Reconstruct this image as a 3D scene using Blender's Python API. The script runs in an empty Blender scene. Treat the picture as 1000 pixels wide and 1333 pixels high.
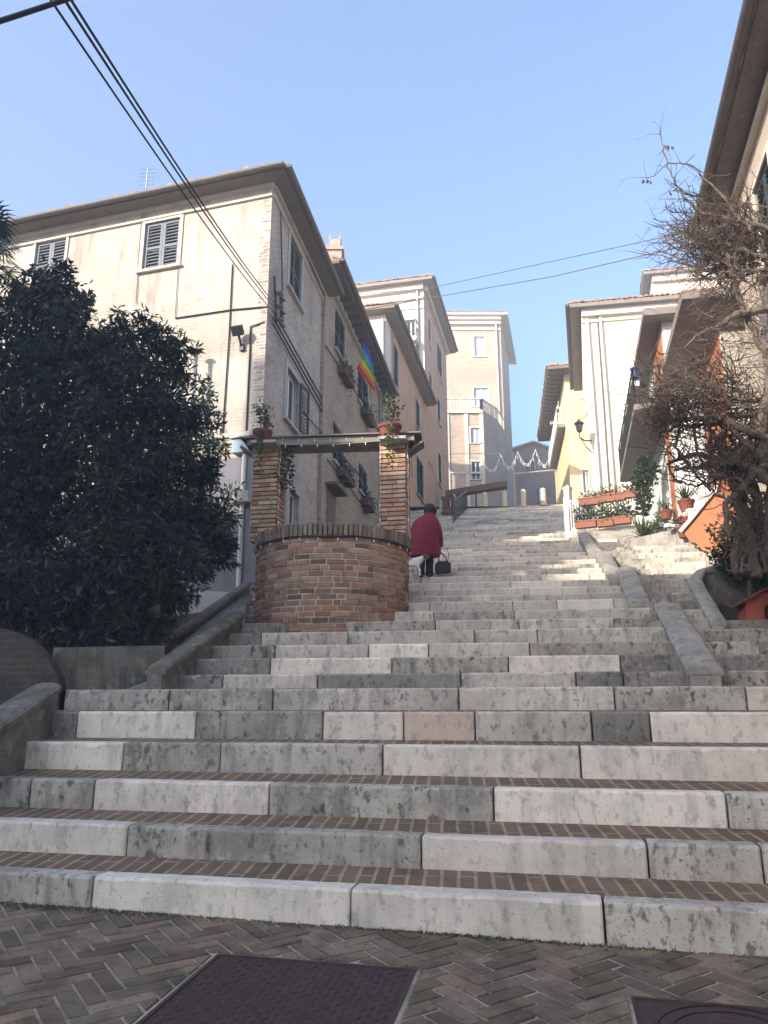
import bpy, math, random
from mathutils import Vector, Matrix
R = math.radians
rng = random.Random(7)
SC = bpy.context.scene
COL = SC.collection

# ------------------------------------------------------------------ camera, sky, sun, exposure
TILT, FPX, EYE = R(14.5), 1000.0, 1.30
cam = bpy.data.cameras.new('camera')
cam.sensor_fit = 'VERTICAL'; cam.sensor_height = 24.0; cam.sensor_width = 18.0
cam.lens = 24.0 * FPX / 1333.0
cam.clip_start = 0.05; cam.clip_end = 4000
camo = bpy.data.objects.new('camera', cam); COL.objects.link(camo)
camo.location = (0, 0, EYE); camo.rotation_euler = (R(90) + TILT, 0, 0)
SC.camera = camo

SUN_AZ = R(-131.0)          # compass-like: atan2(x, y) of the direction towards the sun
SUN_EL = R(20.5)
w = bpy.data.worlds.new('World'); SC.world = w; w.use_nodes = True
nt = w.node_tree
bg = nt.nodes['Background']
sky = nt.nodes.new('ShaderNodeTexSky'); sky.sky_type = 'NISHITA'; sky.sun_disc = False
sky.sun_elevation = SUN_EL; sky.sun_rotation = SUN_AZ
sky.altitude = 300; sky.air_density = 1.0; sky.dust_density = 3.2; sky.ozone_density = 4.0
nt.links.new(sky.outputs[0], bg.inputs[0]); bg.inputs[1].default_value = 0.15
sun = bpy.data.lights.new('sun', 'SUN'); sun.energy = 3.5; sun.angle = R(0.5); sun.color = (1.0, 0.93, 0.82)
suno = bpy.data.objects.new('sun', sun); COL.objects.link(suno)
sdir = Vector((math.sin(SUN_AZ) * math.cos(SUN_EL), math.cos(SUN_AZ) * math.cos(SUN_EL), math.sin(SUN_EL)))
suno.rotation_euler = sdir.to_track_quat('Z', 'Y').to_euler(); suno.location = (-20, -20, 40)
vs = SC.view_settings
vs.view_transform = 'Standard'; vs.look = 'None'; vs.gamma = 1.0; vs.use_curve_mapping = False
vs.exposure = 1.74
SC.cycles.max_bounces = 6; SC.cycles.diffuse_bounces = 3; SC.cycles.glossy_bounces = 2; SC.cycles.transparent_max_bounces = 8

CT, ST = math.cos(TILT), math.sin(TILT)
def ray(px, py):
    u = (px - 500) / FPX; v = (666.5 - py) / FPX
    return Vector((u, CT - v * ST, ST + v * CT))
def at(px, py, Y):
    """world point on the sight line of a photograph pixel at the given distance Y up the street"""
    d = ray(px, py); t = Y / d.y
    return Vector((d.x * t, Y, EYE + d.z * t))

# ------------------------------------------------------------------ object helpers
def tag(o, label=None, cat=None, group=None, kind=None):
    if label: o['label'] = label
    if cat: o['category'] = cat
    if group: o['group'] = group
    if kind: o['kind'] = kind
    return o
def empty(name, loc, label=None, cat=None, group=None, rz=0.0):
    o = bpy.data.objects.new(name, None); COL.objects.link(o)
    o.location = loc; o.rotation_euler = (0, 0, rz); o.empty_display_size = 0.2
    return tag(o, label, cat, group)

class MB:
    def __init__(s): s.v = []; s.f = []; s.c = []; s.uv = []
    def add(s, verts, faces, col=None, uvs=None):
        b = len(s.v); s.v += [tuple(p) for p in verts]
        for k, f in enumerate(faces):
            s.f.append(tuple(i + b for i in f)); s.c.append(col); s.uv.append(uvs[k] if uvs else None)
    def box(s, c, size, ax=None, ay=None, az=None, col=None):
        c = Vector(c); ax = Vector(ax or (1, 0, 0)).normalized(); ay = Vector(ay).normalized() if ay is not None else None
        if ay is None: ay = Vector((0, 0, 1)).cross(ax) if abs(ax.z) < .99 else Vector((0, 1, 0))
        ay.normalize()
        az = Vector(az).normalized() if az is not None else ax.cross(ay)
        hx, hy, hz = ax * size[0] / 2, ay * size[1] / 2, az * size[2] / 2
        P = [c + a * hx + b * hy + d * hz for d in (-1, 1) for b in (-1, 1) for a in (-1, 1)]
        s.add(P, [(0, 2, 3, 1), (4, 5, 7, 6), (0, 1, 5, 4), (2, 6, 7, 3), (0, 4, 6, 2), (1, 3, 7, 5)], col)
    def prism(s, pts, ext, col=None):
        n = len(pts); ext = Vector(ext); P = [Vector(p) for p in pts]
        nrm = Vector((0, 0, 0))
        for i in range(n): nrm += P[i].cross(P[(i + 1) % n])
        if nrm.dot(ext) > 0: P.reverse()
        s.add(P + [p + ext for p in P], [tuple(range(n)), tuple(range(2 * n - 1, n - 1, -1))] + [((i + 1) % n, i, i + n, (i + 1) % n + n) for i in range(n)], col)
    def bar(s, a, b, w, h=None, col=None, up=(0, 0, 1)):
        a = Vector(a); b = Vector(b); d = b - a; h = h or w
        if d.length < 1e-6: return
        u = Vector(up)
        if abs(d.normalized().dot(u)) > .98: u = Vector((0, 1, 0))
        side = d.cross(u).normalized()
        s.box((a + b) / 2, (d.length, w, h), d, side, None, col)
    def tube(s, pts, r, n=6, col=None, cap=True):
        P = [Vector(p) for p in pts]; m = len(P)
        if m < 2: return
        rs = r if isinstance(r, (list, tuple)) else [r] * m
        vv = []; up = None
        for i in range(m):
            d = (P[min(i + 1, m - 1)] - P[max(i - 1, 0)])
            if d.length < 1e-9: d = Vector((0, 0, 1))
            d.normalize()
            if up is None:
                up = Vector((0, 0, 1)) if abs(d.z) < .9 else Vector((1, 0, 0))
            a = d.cross(up)
            if a.length < 1e-4: a = d.orthogonal()
            a.normalize(); b = a.cross(d); up = b
            for k in range(n):
                t = 2 * math.pi * k / n
                vv.append(P[i] + (a * math.cos(t) + b * math.sin(t)) * rs[i])
        ff = []
        for i in range(m - 1):
            for k in range(n):
                k2 = (k + 1) % n
                ff.append((i * n + k, i * n + k2, (i + 1) * n + k2, (i + 1) * n + k))
        if cap: ff.append(tuple(range(n - 1, -1, -1))); ff.append(tuple((m - 1) * n + k for k in range(n)))
        s.add(vv, ff, col)
    def lathe(s, c, prof, n=20, col=None, a0=0.0, a1=2 * math.pi, sx=1, sy=1):
        c = Vector(c); full = abs(a1 - a0 - 2 * math.pi) < 1e-6; m = n if full else n + 1
        vv = []
        for (r, z) in prof:
            for k in range(m):
                t = a0 + (a1 - a0) * k / n
                vv.append(c + Vector((r * math.cos(t) * sx, r * math.sin(t) * sy, z)))
        ff = []
        for i in range(len(prof) - 1):
            for k in range(n):
                k2 = (k + 1) % m
                ff.append((i * m + k, i * m + k2, (i + 1) * m + k2, (i + 1) * m + k))
        s.add(vv, ff, col)
    def leaf(s, p, d, L, W, nrm=None, col=None, bend=0.0):
        p = Vector(p); d = Vector(d).normalized()
        n = Vector(nrm) if nrm is not None else Vector((rng.gauss(0, 1), rng.gauss(0, 1), rng.gauss(0, 1)))
        sd = d.cross(n)
        if sd.length < 1e-4: sd = d.orthogonal()
        sd.normalize(); up = sd.cross(d)
        m = p + d * L * .5 + up * bend * L
        s.add([p, m + sd * W / 2, p + d * L, m - sd * W / 2], [(0, 1, 2, 3)], col)
    def build(s, name, mat, parent=None, local=False, smooth=False):
        off = Vector((0, 0, 0)); origin = None
        if parent is not None and not local:
            q = parent
            while q: off = off + q.location; q = q.parent
        elif parent is None and s.v:
            xs = [p[0] for p in s.v]; ys = [p[1] for p in s.v]; zs = [p[2] for p in s.v]
            origin = Vector(((min(xs) + max(xs)) / 2, (min(ys) + max(ys)) / 2, min(zs))); off = origin
        V = [(p[0] - off.x, p[1] - off.y, p[2] - off.z) for p in s.v]
        me = bpy.data.meshes.new(name); me.from_pydata(V, [], s.f)
        uvl = me.uv_layers.new(name='UVMap'); data = [0.0] * (2 * len(me.loops))
        for pi, poly in enumerate(me.polygons):
            g = s.uv[pi]
            n = poly.normal
            if g is None:
                if abs(n.z) > .75: tx, ty = Vector((1, 0, 0)), Vector((0, 1, 0))
                else:
                    tx = Vector((0, 0, 1)).cross(n); tx = tx.normalized() if tx.length > 1e-6 else Vector((1, 0, 0)); ty = n.cross(tx)
            for j, li in enumerate(poly.loop_indices):
                if g is not None: data[2 * li], data[2 * li + 1] = g[j]
                else:
                    p = Vector(s.v[s.f[pi][j]]); data[2 * li] = p.dot(tx); data[2 * li + 1] = p.dot(ty)
        uvl.data.foreach_set('uv', data)
        if any(c is not None for c in s.c):
            at_ = me.color_attributes.new('col', 'FLOAT_COLOR', 'CORNER'); cd = []
            for pi, poly in enumerate(me.polygons):
                c = s.c[pi] or (1, 1, 1)
                cd += [c[0], c[1], c[2], c[3] if len(c) > 3 else 1.0] * poly.loop_total
            at_.data.foreach_set('color', cd)
        if smooth: me.polygons.foreach_set('use_smooth', [True] * len(me.polygons))
        if mat is not None: me.materials.append(mat)
        o = bpy.data.objects.new(name, me); COL.objects.link(o)
        if parent is not None: o.parent = parent
        elif origin is not None: o.location = origin
        me.update()
        return o

# ------------------------------------------------------------------ materials
MATS = {}
def srgb(r, g, b):
    f = lambda c: (c / 255 / 12.92) if c / 255 <= .04045 else ((c / 255 + .055) / 1.055) ** 2.4
    return (f(r), f(g), f(b), 1)
def C4(c): return tuple(c) if len(c) == 4 else (c[0], c[1], c[2], 1)
def surf(name, base, rough=.85, var=(), bump=None, brick=None, attr=False, metal=0.0, spec=.25, island=0.0, trans=0.0, bumps=(), stain=False):
    """base colour, then noise-driven variations: (colour, scale, low, high, amount, (sx,sy,sz)); brick: dict in metres on UV"""
    m = bpy.data.materials.new(name); m.use_nodes = True; t = m.node_tree; N = t.nodes; L = t.links
    bs = N['Principled BSDF']; bs.inputs['Roughness'].default_value = rough; bs.inputs['Metallic'].default_value = metal
    bs.inputs['Specular IOR Level'].default_value = spec
    geo = N.new('ShaderNodeNewGeometry')
    def mix(fac, a, b, mode='MIX'):
        x = N.new('ShaderNodeMix'); x.data_type = 'RGBA'; x.blend_type = mode
        for sock, val in ((0, fac), (6, a), (7, b)):
            if hasattr(val, 'links'): L.new(val, x.inputs[sock])
            else: x.inputs[sock].default_value = C4(val) if sock else val
        return x.outputs[2]
    def noise(scale, stretch=(1, 1, 1), detail=4, rough_=.6, use_uv=False):
        mp = N.new('ShaderNodeMapping'); mp.inputs['Scale'].default_value = stretch
        if use_uv: tc = N.new('ShaderNodeUVMap'); L.new(tc.outputs[0], mp.inputs[0])
        else: L.new(geo.outputs['Position'], mp.inputs[0])
        n = N.new('ShaderNodeTexNoise'); n.inputs['Scale'].default_value = scale; n.inputs['Detail'].default_value = detail
        n.inputs['Roughness'].default_value = rough_
        L.new(mp.outputs[0], n.inputs[0]); return n.outputs[0]
    def ramp(x, lo, hi, amt=1.0):
        r = N.new('ShaderNodeMapRange'); r.inputs[1].default_value = lo; r.inputs[2].default_value = hi; r.inputs[4].default_value = amt
        L.new(x, r.inputs[0]); return r.outputs[0]
    col = C4(base); heights = []
    if attr:
        a = N.new('ShaderNodeAttribute'); a.attribute_name = 'col'
        col = mix(1.0, col, a.outputs['Color'], 'MULTIPLY')
    if brick:
        bt = N.new('ShaderNodeTexBrick'); uv = N.new('ShaderNodeUVMap')
        mp = N.new('ShaderNodeMapping'); mp.inputs['Rotation'].default_value = (0, 0, brick.get('rot', 0)); L.new(uv.outputs[0], mp.inputs[0])
        # slightly uneven courses
        nn = N.new('ShaderNodeTexNoise'); nn.inputs['Scale'].default_value = 5; L.new(mp.outputs[0], nn.inputs[0])
        md = N.new('ShaderNodeVectorMath'); md.operation = 'MULTIPLY_ADD'; md.inputs[1].default_value = (.02, .02, 0)
        L.new(nn.outputs[1], md.inputs[0]); L.new(mp.outputs[0], md.inputs[2])
        L.new(md.outputs[0], bt.inputs['Vector'])
        bt.inputs['Scale'].default_value = 1; bt.inputs['Brick Width'].default_value = brick['w']; bt.inputs['Row Height'].default_value = brick['h']
        bt.inputs['Mortar Size'].default_value = brick.get('m', .012); bt.inputs['Mortar Smooth'].default_value = .25; bt.inputs['Bias'].default_value = brick.get('bias', 0)
        bt.inputs['Color1'].default_value = C4(brick['c1']); bt.inputs['Color2'].default_value = C4(brick['c2']); bt.inputs['Mortar'].default_value = C4(brick['mc'])
        bt.offset = brick.get('off', .5)
        f = brick.get('fac', 1.0)
        if 'patch' in brick:
            sc, lo, hi = brick['patch']; f = ramp(noise(sc, detail=5), lo, hi, f)
        col = mix(f, col, bt.outputs['Color'])
        heights.append((bt.outputs['Fac'], -1, brick.get('b', .5), .012, f))
    for vv in var:
        c2, sc, lo, hi, amt = vv[:5]; st = vv[5] if len(vv) > 5 else (1, 1, 1)
        fac_ = ramp(noise(sc, st, 5), lo, hi, amt)
        if stain:
            mu = N.new('ShaderNodeMath'); mu.operation = 'MULTIPLY'; L.new(fac_, mu.inputs[0]); L.new(a.outputs['Alpha'], mu.inputs[1]); fac_ = mu.outputs[0]
        col = mix(fac_, col, c2)
    if island:
        mm = N.new('ShaderNodeMapRange'); mm.inputs[3].default_value = 1 - island; mm.inputs[4].default_value = 1 + island
        L.new(geo.outputs['Random Per Island'], mm.inputs[0])
        h = N.new('ShaderNodeHueSaturation'); L.new(mm.outputs[0], h.inputs['Value'])
        if hasattr(col, 'links'): L.new(col, h.inputs['Color'])
        else: h.inputs['Color'].default_value = col
        col = h.outputs[0]
    if hasattr(col, 'links'): L.new(col, bs.inputs['Base Color'])
    else: bs.inputs['Base Color'].default_value = col
    prev = None
    for (hs, sg, st, dist, f) in heights:
        b = N.new('ShaderNodeBump'); b.invert = sg < 0; b.inputs['Distance'].default_value = dist
        if hasattr(f, 'links'):
            mu = N.new('ShaderNodeMath'); mu.operation = 'MULTIPLY'; mu.inputs[1].default_value = st; L.new(f, mu.inputs[0]); L.new(mu.outputs[0], b.inputs['Strength'])
        else: b.inputs['Strength'].default_value = st * min(1, f)
        L.new(hs, b.inputs['Height']); prev = b
    bl = ([bump] if bump else []) + list(bumps)
    for bp in bl:
        b = N.new('ShaderNodeBump'); b.inputs['Strength'].default_value = bp[1]; b.inputs['Distance'].default_value = bp[2] if len(bp) > 2 else .01
        L.new(noise(bp[0], bp[3] if len(bp) > 3 else (1, 1, 1), 5, .65), b.inputs['Height'])
        if prev: L.new(prev.outputs[0], b.inputs['Normal'])
        prev = b
    if prev: L.new(prev.outputs[0], bs.inputs['Normal'])
    if trans:
        tr = N.new('ShaderNodeBsdfTranslucent'); ms = N.new('ShaderNodeMixShader'); ms.inputs[0].default_value = trans
        if hasattr(col, 'links'): L.new(col, tr.inputs[0])
        else: tr.inputs[0].default_value = col
        L.new(bs.outputs[0], ms.inputs[1]); L.new(tr.outputs[0], ms.inputs[2]); L.new(ms.outputs[0], N['Material Output'].inputs[0])
    MATS[name] = m
    return m

m_stone = surf('weathered_limestone', (1, 1, 1), .75, attr=True, stain=True, bump=(70, .5, .006, (.45, .45, 1)), bumps=[(9, .35, .02), (120, .7, .004)],
    var=[((.15, .135, .115), 2.4, .46, .64, .60), ((.10, .092, .08), 5, .50, .68, .65, (1.6, 1.6, .28)), ((.045, .043, .036), 15, .55, .64, .8, (1, 1, .6)), ((.075, .08, .05), 6, .60, .70, .4), ((.08, .075, .07), 75, .60, .68, .5, (.5, .5, 1)), ((.62, .57, .50), 11, .57, .68, .45), ((.30, .265, .21), 1.1, .52, .68, .5), ((.09, .082, .07), 33, .60, .68, .8)])
m_stone2 = surf('parapet_limestone', (.36, .325, .275), .8, bump=(38, .35, .01), bumps=[(7, .4, .02)],
    var=[((.19, .175, .15), 2.6, .42, .65, .7), ((.10, .095, .08), 13, .54, .66, .7), ((.54, .48, .41), 6, .56, .68, .5)])
m_stone3 = surf('shaded_limestone', (.20, .18, .145), .85, bump=(38, .45, .012), bumps=[(7, .5, .03)], var=[((.10, .095, .07), 2.6, .42, .62, .8), ((.06, .06, .045), 13, .52, .66, .7), ((.36, .33, .28), 6, .56, .68, .55)])  # darker parapet stone: the tree shade on the left is put into its colour
m_tread = surf('brick_tread', (.1, .09, .08), .9, brick=dict(w=.62, h=.112, m=.014, c1=(.16, .10, .064), c2=(.23, .147, .09), mc=(.35, .28, .19), rot=R(-85)),
    var=[((.085, .068, .05), 4, .45, .7, .65), ((.07, .08, .035), 9, .58, .7, .5)], bump=(40, .3, .01))
m_pave = surf('paving_brick', (.205, .15, .105), .85, attr=True, bump=(60, .6, .008), bumps=[(14, .4, .012)], var=[((.075, .06, .045), 4, .44, .64, .75), ((.05, .042, .033), 26, .58, .68, .7), ((.05, .065, .03), 12, .60, .72, .55), ((.27, .22, .165), 20, .60, .72, .35)])
m_mortar = surf('paving_mortar', (.37, .315, .24), .95, bump=(70, .4, .006), var=[((.10, .09, .065), 3, .44, .64, .85), ((.40, .39, .36), 6, .58, .7, .5)])
m_iron = surf('rusty_cast_iron', (.072, .046, .042), .75, metal=.1, bump=(80, .3, .003), var=[((.10, .062, .05), 8, .45, .7, .6), ((.024, .02, .022), 20, .5, .7, .6)])
m_earth = surf('garden_earth', (.045, .038, .028), .95, bump=(14, .6, .03), var=[((.03, .04, .018), 3, .45, .65, .7)])
m_ground = surf('packed_ground', (.32, .29, .25), .95, bump=(8, .4, .03), var=[((.24, .225, .18), .4, .45, .65, .7)])
m_cobble = surf('stone_paving', (.25, .24, .22), .85, brick=dict(w=.22, h=.12, m=.012, c1=(.20, .19, .175), c2=(.30, .285, .26), mc=(.13, .125, .11)), var=[((.13, .125, .11), 2.5, .45, .68, .6)], bump=(30, .3, .01))

m_pl_warm = surf('worn_cream_plaster', (.45, .405, .34), .9, brick=dict(w=.27, h=.085, m=.014, c1=(.27, .205, .15), c2=(.42, .345, .265), mc=(.50, .45, .375), patch=(.8, .50, .60), fac=.6, b=1.0),
    var=[((.37, .31, .24), .7, .48, .64, .55), ((.56, .51, .43), 1.3, .54, .66, .6), ((.25, .21, .175), 2.2, .52, .70, .7, (1.6, 1.6, .16)), ((.33, .285, .235), 3.5, .55, .66, .5), ((.17, .15, .13), 11, .64, .72, .55)], bump=(24, .6, .02), bumps=[(3, .4, .05), (90, .3, .004)])
m_br_side = surf('grey_brown_brick', (.3, .25, .2), .92, brick=dict(w=.27, h=.085, m=.016, c1=(.28, .22, .175), c2=(.48, .40, .335), mc=(.55, .49, .42), b=1.0),
    var=[((.17, .14, .12), .9, .48, .68, .55), ((.45, .38, .32), 3, .56, .7, .4), ((.36, .32, .28), .5, .55, .62, .5)], bump=(26, .4, .015))
m_br_b = surf('ochre_brick', (.3, .25, .18), .92, brick=dict(w=.27, h=.085, m=.016, c1=(.22, .155, .10), c2=(.39, .30, .21), mc=(.43, .375, .30), b=1.0),
    var=[((.18, .155, .13), .8, .48, .68, .55), ((.42, .35, .27), 3, .56, .7, .4)], bump=(26, .4, .015))
m_well = surf('well_brick', (.3, .2, .15), .9, brick=dict(w=.26, h=.089, m=.015, c1=(.16, .085, .058), c2=(.31, .20, .135), mc=(.33, .30, .265), b=.9),
    var=[((.26, .09, .058), 2.3, .55, .66, .5), ((.10, .085, .07), 2.0, .50, .7, .65), ((.34, .27, .21), 4.5, .58, .7, .45)], bump=(34, .5, .015))
m_pill = surf('pillar_brick', (1, 1, 1), .9, attr=True, bump=(34, .5, .015), var=[((.11, .075, .055), 6, .48, .7, .55), ((.40, .31, .22), 9, .58, .7, .4)])
m_pinkpl = surf('faded_pink_plaster', (.44, .30, .225), .9, var=[((.36, .25, .19), .8, .45, .65, .6), ((.50, .38, .30), 2, .55, .7, .5)], bump=(20, .3, .01))
m_whitepl = surf('off_white_plaster', (.62, .58, .51), .9, var=[((.52, .47, .40), .8, .48, .66, .5), ((.45, .41, .36), 2, .56, .75, .4, (1.5, 1.5, .2))], bump=(20, .3, .01))
m_beige = surf('pale_beige_brick', (.5, .42, .35), .92, brick=dict(w=.45, h=.16, m=.03, c1=(.33, .245, .18), c2=(.45, .35, .265), mc=(.46, .38, .30), b=.7), var=[((.29, .22, .165), .35, .48, .66, .5)])
m_darkbrick = surf('old_brown_brick', (.2, .15, .12), .92, brick=dict(w=.3, h=.09, m=.014, c1=(.17, .12, .10), c2=(.25, .19, .155), mc=(.24, .21, .18), b=.6), var=[((.12, .10, .09), .5, .48, .66, .6)])
m_cream = surf('smooth_cream_plaster', (.74, .66, .50), .88, var=[((.66, .57, .42), .7, .50, .68, .5), ((.60, .52, .40), 2.4, .58, .75, .4, (1.5, 1.5, .15))], bump=(25, .2, .006))
m_yellow = surf('yellow_plaster', (.70, .57, .33), .88, var=[((.60, .47, .26), .7, .48, .66, .6)], bump=(25, .2, .006))
m_orange = surf('orange_plaster', (.42, .16, .08), .85, var=[((.32, .11, .065), 1.0, .46, .66, .6), ((.46, .19, .11), 3, .55, .7, .4)], bump=(30, .2, .006))
m_white = surf('white_paint', (.72, .72, .69), .7, var=[((.60, .60, .57), 2, .5, .7, .5)], bump=(30, .15, .005))
m_stonetrim = surf('grey_stone_trim', (.42, .39, .36), .85, var=[((.32, .30, .27), 2.5, .46, .68, .6)], bump=(30, .3, .008))
m_warmtrim = surf('warm_stone_trim', (.55, .49, .41), .85, var=[((.42, .37, .30), 2.5, .46, .68, .6)], bump=(30, .3, .008))
m_soffit = surf('weathered_eave_board', (.16, .125, .10), .9, var=[((.10, .08, .065), 1.5, .45, .65, .7, (3, 3, 3)), ((.22, .185, .155), 4, .56, .7, .5)], bump=(20, .4, .01))
m_soffit_grey = surf('grey_eave_plaster', (.23, .205, .185), .9, var=[((.17, .15, .14), 1.5, .45, .65, .6)], bump=(20, .3, .01))
m_tile = surf('terracotta_roof_tile', (.33, .185, .12), .9, island=.25, var=[((.22, .17, .13), 2, .46, .66, .7), ((.36, .30, .24), 6, .56, .7, .5)], bump=(30, .3, .01))
m_gutter = surf('dull_brown_gutter', (.10, .082, .075), .55, metal=.2, var=[((.14, .12, .11), 4, .46, .66, .6)])
m_pipe = surf('grey_downpipe', (.30, .29, .28), .5, metal=.3, var=[((.22, .21, .2), 4, .46, .66, .6)])
m_sh_grey = surf('blue_grey_shutter', (.15, .16, .175), .6, var=[((.20, .205, .21), 7, .5, .7, .5)])
m_sh_green = surf('dark_green_shutter', (.035, .055, .055), .6, var=[((.06, .085, .08), 7, .5, .7, .6)])
m_sh_blue = surf('dark_blue_shutter', (.030, .040, .062), .6, var=[((.05, .06, .085), 7, .5, .7, .6)])
m_sh_brown = surf('brown_shutter', (.10, .075, .055), .6)
m_glass = surf('window_glass', (.03, .035, .04), .08, spec=.6)
m_glass_pale = surf('curtained_window_glass', (.30, .34, .42), .15, spec=.6)
m_cable = surf('black_cable', (.015, .014, .017), .6)
m_cable_grey = surf('grey_cable', (.12, .115, .11), .6)
m_metal = surf('dark_painted_metal', (.035, .034, .035), .45, metal=.4)
m_zinc = surf('zinc_metal', (.42, .40, .37), .35, metal=.7, var=[((.25, .2, .16), 6, .55, .7, .7)])
m_pot = surf('terracotta_pot', (.20, .065, .045), .85, var=[((.15, .06, .045), 6, .46, .66, .6), ((.28, .14, .10), 9, .58, .7, .4)], bump=(40, .2, .005))
m_pot_dark = surf('dark_weathered_terracotta', (.12, .06, .045), .9)
m_pot_pale = surf('pale_terracotta_trough', (.30, .125, .08), .85, var=[((.22, .10, .07), 5, .46, .66, .6)])
m_leaf_dark = surf('dark_evergreen_leaf', (.024, .033, .025), .5, island=.75, spec=.3, trans=.12)
m_leaf_ole = surf('oleander_leaf', (.024, .033, .025), .5, island=.75, spec=.3, trans=.12)
m_leaf_palm = surf('palm_leaf', (.032, .045, .03), .5, island=.35, spec=.3)
m_leaf_green = surf('green_leaf', (.060, .085, .030), .6, island=.5, trans=.15)
m_leaf_pale = surf('grey_green_leaf', (.10, .125, .075), .6, island=.4, trans=.15)
m_leaf_ivy = surf('ivy_leaf', (.028, .045, .020), .55, island=.5)
m_grass = surf('weed_grass', (.075, .095, .035), .8, island=.4)
m_petal_blue = surf('blue_petal', (.08, .10, .42), .7, island=.3)
m_petal_red = surf('red_petal', (.45, .06, .07), .7, island=.3)
m_petal_white = surf('white_petal', (.7, .7, .68), .7, island=.2)
m_bark = surf('grey_bark', (.15, .118, .092), .95, bump=(30, .7, .02, (1, 1, .3)), var=[((.055, .046, .038), 9, .45, .65, .7)])
m_twig = surf('bare_twig', (.088, .065, .05), .9, island=.45)
m_deadleaf = surf('dry_leaf', (.10, .065, .04), .8, island=.4)
m_coat = surf('dark_red_quilted_coat', (.17, .011, .025), .65, var=[((.12, .008, .018), 6, .45, .65, .6)], bump=(18, .3, .02))
m_trouser = surf('black_trousers', (.014, .014, .017), .85)
m_hair = surf('dark_hair', (.018, .012, .011), .6, bump=(90, .8, .01, (1, 1, .2)))
m_skin = surf('skin', (.42, .25, .18), .6)
m_leather = surf('black_leather', (.012, .012, .014), .4)
m_bagwhite = surf('white_carrier_bag', (.68, .70, .69), .5, bump=(14, .8, .03))
m_redhouse = surf('red_terracotta_paint', (.38, .10, .065), .75, var=[((.30, .085, .06), 6, .46, .66, .6)])
m_flagmats = None
m_bulb = surf('pale_bulb', (.75, .75, .72), .3)
m_wood = surf('red_brown_wood', (.16, .075, .055), .8, var=[((.11, .055, .045), 8, .45, .65, .6, (1, 1, .2))])
m_rafter = surf('dark_rafter_wood', (.085, .065, .052), .9)
m_canvas = surf('brown_canvas', (.16, .105, .085), .9)
m_ac = surf('pale_grey_box_paint', (.34, .40, .46), .6)

# ------------------------------------------------------------------ the ground and the hill
def hill(Y):
    P = [(-900, -.75), (4.5, -.75), (6, -.35), (8.2, .8), (10, 1.6), (15, 3.35), (36, 10.35), (80, 10.4), (160, 10.4), (260, 2), (1200, -.75)]
    for (a, za), (b, zb) in zip(P, P[1:]):
        if Y <= b: return za + (zb - za) * (Y - a) / (b - a)
    return -.75
g = MB()
xs = [-900, -300, -120, -60, -35, -22, -15, -10, -6, -3, 0, 3, 6, 10, 16, 25, 40, 70, 130, 300, 900]
ys = [-900, -300, -100, -40, -15, 0, 4.5, 6, 7, 8.2, 9, 10, 12, 15, 18, 22, 26, 30, 36, 45, 60, 80, 110, 160, 260, 500, 1200]
gv = []
for y in ys:
    for x in xs:
        k = 1.0 if abs(x) < 60 else max(0, 1 - (abs(x) - 60) / 200)
        gv.append((x, y, -.75 + (hill(y) + .75) * k - (.03 if y < 5 else 0)))
nx = len(xs)
g.add(gv, [(j * nx + i, j * nx + i + 1, (j + 1) * nx + i + 1, (j + 1) * nx + i) for j in range(len(ys) - 1) for i in range(nx - 1)])
tag(g.build('ground', m_ground), kind='structure')

# ------------------------------------------------------------------ the square: herringbone bricks on edge
def sqz(y): return -.25 + .048 * y
sq = MB()
sq.add([(-9, -6, sqz(-6) - .006), (9, -6, sqz(-6) - .006), (9, 7.3, sqz(7.3) - .006), (-9, 7.3, sqz(7.3) - .006)], [(0, 1, 2, 3)])
square = tag(sq.build('square', m_mortar), kind='structure')
AX = R(-11.5)
M1 = [Vector((-.93, 4.79)), Vector((.18, 4.56)), Vector((-.03, 3.55)), Vector((-1.14, 3.78))]
M2 = [Vector((1.20, 4.21)), Vector((2.02, 4.03)), Vector((1.87, 3.33)), Vector((1.05, 3.51))]
def in_quad(p, q, grow=0.0):
    c = sum((v for v in q), Vector((0, 0))) / 4
    for i in range(4):
        a = c + (q[i] - c) * (1 + grow); b = c + (q[(i + 1) % 4] - c) * (1 + grow)
        if (b - a).x * (p - a).y - (b - a).y * (p - a).x > 0: return False
    return True
def clip_out(Q, M, grow):
    """the largest piece of a brick left outside a cover"""
    c = sum(M, Vector((0, 0))) / 4; best, ba = None, .0008
    for i in range(4):
        a = c + (M[i] - c) * (1 + grow); b = c + (M[(i + 1) % 4] - c) * (1 + grow)
        f = lambda p: (b - a).x * (p - a).y - (b - a).y * (p - a).x
        out = []
        for p, q in zip(Q, Q[1:] + Q[:1]):
            fp_, fq = f(p), f(q)
            if fp_ >= 0: out.append(p)
            if fp_ * fq < 0: out.append(p.lerp(q, fp_ / (fp_ - fq)))
        if len(out) < 3: continue
        ar = abs(sum(p.x * q.y - q.x * p.y for p, q in zip(out, out[1:] + out[:1]))) / 2
        if ar > ba: best, ba = out, ar
    return best
def step1_y(x): return 5.2 - math.tan(R(12.5)) * x
br = MB(); L_, W_ = .318, .106; gap = .018
ca, sa = math.cos(AX + R(45)), math.sin(AX + R(45))
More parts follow.
